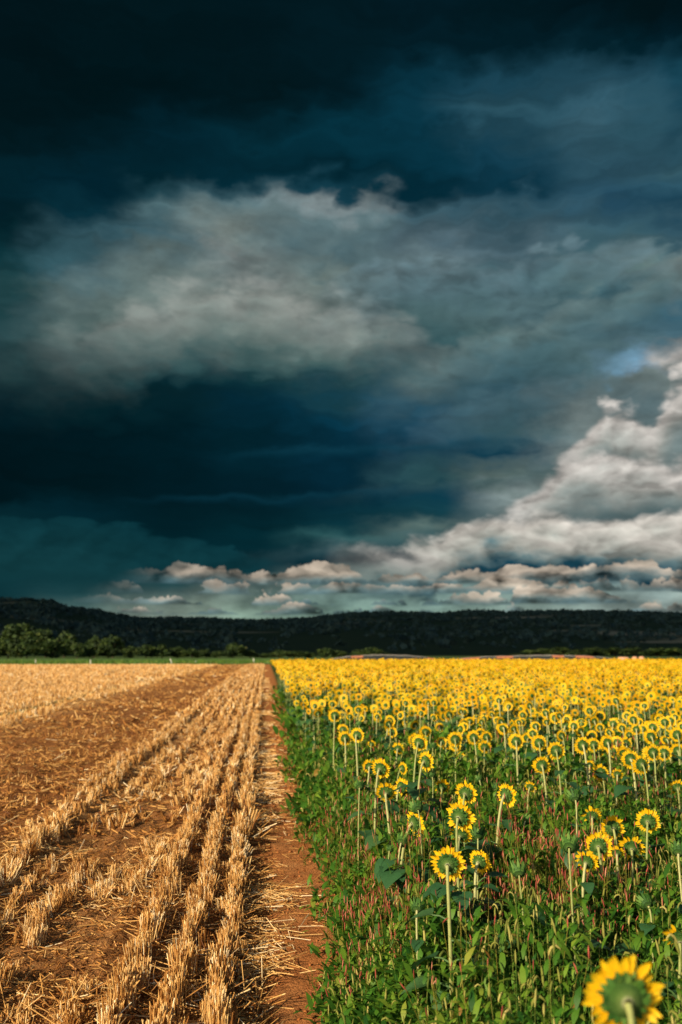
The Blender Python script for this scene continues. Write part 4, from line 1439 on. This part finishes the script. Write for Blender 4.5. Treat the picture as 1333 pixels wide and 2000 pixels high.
LEAF2 = (np.array([(-.05, .15, 0), (.05, .15, 0), (.38, .5, .03), (-.38, .5, .03), (0, 1, -.2)]), [np.array([(0, 1, 2, 3)]), np.array([(3, 2, 4)])])
rest = cand[NEAR:]
rd = dist[NEAR:]
n = len(rest)
z = np.clip(rng.normal(0.80, 0.085, n), 0.58, 1.02) + 0.04 * (vnoise(rest[:, 0] * .3, rest[:, 1] * .3, 91) - .5)
fa = np.radians(rng.normal(10, 20, n))
fe = np.radians(rng.normal(7, 12, n))
Rm = rot_z(-fa) @ rot_x(fe)
dia = U(.11, .175, n) * (1 + 0.15 * np.clip((rd - 45) / 15, 0, 1))
pos = np.stack([rest[:, 0], rest[:, 1], z], -1)
rn = U(0.1, 0.95, n)
for lo, hi, npet, sides in ((0, 24, 13, 7), (24, 44, 8, 5), (44, 200, 5, 4)):
    s = (rd >= lo) & (rd < hi)
    acc.inst(far_tpl(npet, 2), pos[s], Rm[s], dia[s], rn[s], 0)
    acc.inst(cone_tpl(sides), pos[s], Rm[s], dia[s], rn[s], 1)
    base = np.stack([rest[s, 0] - np.sin(fa[s]) * .08, rest[s, 1] - np.cos(fa[s]) * .08, np.zeros(s.sum())], -1)
    if lo < 44:
        acc.inst(STRAW, base, rot_z(U(0, 6.28, s.sum())), np.stack([np.full(s.sum(), .0075), np.full(s.sum(), .0075), z[s] - .01], -1), U(.3, 1, s.sum()), 2)
    for k in range(4 if lo < 24 else (2 if lo < 44 else 1)):
        m_ = s.sum()
        zz = base.copy()
        zz[:, 2] = z[s] * U(.35, .85, m_)
        acc.inst(LEAF2, zz, rot_z(U(0, 6.28, m_)) @ rot_x(U(-.5, .3, m_)), U(.14, .24, m_), U(0, 1, m_), 3)
tag(link('sunflower_crop', acc.mesh('sunflower_crop', [M_petal, M_bract, M_stem, M_sleaf])), 'sunflowers massed across the field to its far edge', 'sunflowers', kind='stuff')

# ------------------------------------------------------------------ weeds under and before the crop
BLADE = (np.array([(-.12, 0, 0), (.12, 0, 0), (-.5, .10, .34), (.5, .10, .34), (-.42, .30, .66), (.42, .30, .66), (0, .62, .86)]),
         [np.array([(0, 1, 3, 2), (2, 3, 5, 4)]), np.array([(4, 5, 6)])])


def weed_h(x, y):
    f_ = np.clip((x - 0.30) / 0.55, 0.0, 1)
    tuft = 0.50 + 0.85 * vnoise(x * 7.0, y * 5.0, 107)
    return tuft * (0.06 + f_ * (0.12 + 0.24 * vnoise(x * 1.7, y * 1.3, 95)) + 0.19 * np.clip((x - 0.45) / 0.4, 0, 1))


def scatter_right(n, y0, y1, x0=0.16):
    y = row_points(n, y0, y1)
    x = x0 + U(0, 1, n) ** 1.0 * (0.52 * y + 1.3)
    k = in_view(x, y, 0.04)
    k &= U(0, 1, n) < np.clip((x - 0.29) / 0.30 + 1.5 * (fbm(x * 3, y * 1.5, 97, 3) - 0.5), 0.003, 1)
    return x[k], y[k]


acc = Acc()
for (cnt, y0, y1, lo, hi, wr) in ((30000, 1.6, 5, .04, .095, .30), (52000, 4.2, 9, .048, .11, .32), (34000, 9, 18, .08, .17, .36), (15000, 18, 42, .16, .30, .42)):
    x, y = scatter_right(cnt, y0, y1)
    n = len(x)
    hh = weed_h(x, y)
    z = gh(x, y) + hh * U(0, 1, n) ** 0.5
    s = U(lo, hi, n)
    rn = np.clip(0.22 + 0.34 * fbm(x * 1.2, y * 1.0, 99, 3) + rng.normal(0.06, 0.2, n), 0, 1)
    acc.inst(BLADE, np.stack([x, y, z], -1), rot_z(U(0, 2 * PI, n)) @ rot_x(-np.abs(rng.normal(.42, .45, n))), np.stack([s * wr, s, s], -1), rn)
tag(link('weeds', acc.mesh('weeds', M_weed)), 'dense green leafy weeds covering the ground under the sunflowers', 'weeds', kind='stuff')

# foxtail grass: thin stalk, blades and a short pale seed head, arching or upright
FST = tube([(0, 0, 0), (0, 0, 1)], [1, .7], 3)
FHD = tube([(0, 0, -.05), (0, .03, .16), (0, .14, .40), (0, .38, .54), (0, .60, .42), (0, .68, .28)], [.02, .08, .09, .085, .065, .01], 4)
UPR = tube([(0, 0, -.05), (0, .01, .22), (.01, .04, .55), (-.01, .09, .84), (0, .13, 1.0)], [.02, .085, .09, .06, .01], 4)
GBL = (np.array([(-.5, 0, 0), (.5, 0, 0), (-.45, .08, .4), (.45, .08, .4), (-.3, .24, .75), (.3, .24, .75), (0, .5, .95)]),
       [np.array([(0, 1, 3, 2), (2, 3, 5, 4)]), np.array([(4, 5, 6)])])
acc = Acc()
for (cnt, y0, y1, k_) in ((3600, 1.9, 4.5, 1.0), (7500, 4.5, 9, 1.0), (6000, 9, 18, 1.3)):
    x, y = scatter_right(cnt, y0, y1, 0.20)
    patch = fbm(x * 0.8, y * 0.6, 101, 3)
    k = U(0, 1, len(x)) < np.clip(3.0 * (patch - 0.36) + 0.10, 0.08, 1)
    x, y = x[k], y[k]
    n = len(x)
    h = (weed_h(x, y) * U(.75, 1.12, n) + .03)
    p0 = np.stack([x, y, gh(x, y)], -1)
    rot = rot_z(rng.normal(-0.6, 1.0, n)) @ rot_x(rng.normal(-.12, .16, n))
    tip = p0 + rot[:, :, 2] * h[:, None]
    acc.inst(FST, p0, rot, np.stack([np.full(n, .0016 * k_), np.full(n, .0016 * k_), h], -1), U(.5, 1, n), 0)
    rr = np.clip(rng.normal(.5, .28, n), 0, 1)
    ln = U(.028, .06, n) * k_ * np.where(y < 5, 1.2, 1.0)
    up = U(0, 1, n) < 0.55
    acc.inst(FHD, tip[~up], rot[~up], ln[~up], rr[~up], 1)
    acc.inst(UPR, tip[up], rot[up], ln[up], rr[up], 1)
    for q_ in range(3 if y0 < 4.5 else (2 if y0 < 9 else 1)):
        hb = h * U(.6, 1.15, n)
        acc.inst(GBL, p0 + np.stack([rng.normal(0, .02, n), rng.normal(0, .02, n), np.zeros(n)], -1), rot_z(U(0, 6.28, n)) @ rot_x(-np.abs(rng.normal(.25, .2, n))), np.stack([np.full(n, .008 * k_), hb, hb], -1), U(.0, .8, n), 0)
tag(link('foxtail_grass', acc.mesh('foxtail_grass', [M_grass, M_seed])), 'wild grass with arching pale seed heads among the weeds', 'grass', kind='stuff')

# redshank: upright pink spikes in drifts
SPK = tube([(0, 0, -.04), (0, .01, .2), (0, .03, .5), (0, .07, .8), (0, .12, 1.0)], [.03, .07, .08, .06, .01], 4)
acc = Acc()
for (cnt, y0, y1, k_) in ((900, 2.2, 4.6, 1.0), (4600, 4.6, 9, 1.0), (2000, 9, 16, 1.5)):
    x, y = scatter_right(cnt, y0, y1, 0.25)
    patch = np.maximum(np.exp(-((x - 0.66) / 0.28) ** 2) * np.exp(-((y - 5.6) / 1.7) ** 2), 1.1 * np.exp(-((x - 1.55) / 0.45) ** 2 - ((y - 5.1) / 0.75) ** 2))
    patch = np.maximum(patch, 0.22 * (fbm(x, y * .8, 103, 3) > .57))
    patch *= 0.35 + 0.65 * (vnoise(x * 5, y * 3, 105) > 0.4)
    k = U(0, 1, len(x)) < patch + 0.015
    x, y = x[k], y[k]
    for rep in range(3):
        n = len(x)
        xj = x + rng.normal(0, .05, n)
        yj = y + rng.normal(0, .05, n)
        h = weed_h(xj, yj) * U(.95, 1.3, n) + .03
        p0 = np.stack([xj, yj, gh(xj, yj)], -1)
        rot = rot_z(U(0, 6.28, n)) @ rot_x(rng.normal(0, .25, n))
        rr = np.clip(rng.normal(.42, .38, n), 0, 1)
        acc.inst(FST, p0, rot, np.stack([np.full(n, .0018 * k_), np.full(n, .0018 * k_), h], -1), np.full(n, .97), 1)
        acc.inst(SPK, p0 + rot[:, :, 2] * h[:, None], rot_z(U(0, 6.28, n)) @ rot_x(rng.normal(0, .3, n)), U(.025, .048, n) * k_, rr, 0)
tag(link('redshank', acc.mesh('redshank', [M_red, M_weed])), 'pink-red weed flower spikes in drifts before the sunflowers', 'wildflowers', kind='stuff')

# crumbs and clods of earth on the path and in the furrows
OCT = (np.array([(1, 0, 0), (-.8, .1, .1), (.1, .9, 0), (0, -1, .1), (.1, 0, .8), (0, .1, -.7)]),
       [np.array([(0, 2, 4), (2, 1, 4), (1, 3, 4), (3, 0, 4), (2, 0, 5), (1, 2, 5), (3, 1, 5), (0, 3, 5)])])
acc = Acc()
y = row_points(5000, 2.6, 22)
x = np.where(U(0, 1, 5000) < .6, U(-.05, .55, 5000), -U(0, 1, 5000) * (0.33 * y + .6))
k = in_view(x, y)
x, y = x[k], y[k]
n = len(x)
sz = (.0025 + .014 * U(0, 1, n) ** 5) * np.clip(y / 6, 1, 3)
acc.inst(OCT, np.stack([x, y, gh(x, y) + .006 + sz * .2], -1), rand_rot(n), np.stack([sz, sz * U(.6, 1, n), sz * U(.5, .9, n)], -1), U(0, 1, n))
tag(link('soil_crumbs', acc.mesh('soil_crumbs', M_clod)), 'small crumbs of red-brown earth on the path', 'soil', kind='stuff')

# long grass along the verge
acc = Acc()
n = 9000
x = U(-75, 20, n)
y = 124.2 + np.abs(rng.normal(0, 14, n))
h = U(.2, .55, n)
acc.inst(GBL, np.stack([x, y, np.full(n, .03)], -1), rot_z(U(0, 6.28, n)), np.stack([U(.05, .12, n), h, h], -1), U(.2, .9, n))
tag(link('verge_grass', acc.mesh('verge_grass', M_grass)), 'bright green grass along the far end of the stubble field', 'grass', kind='stuff')
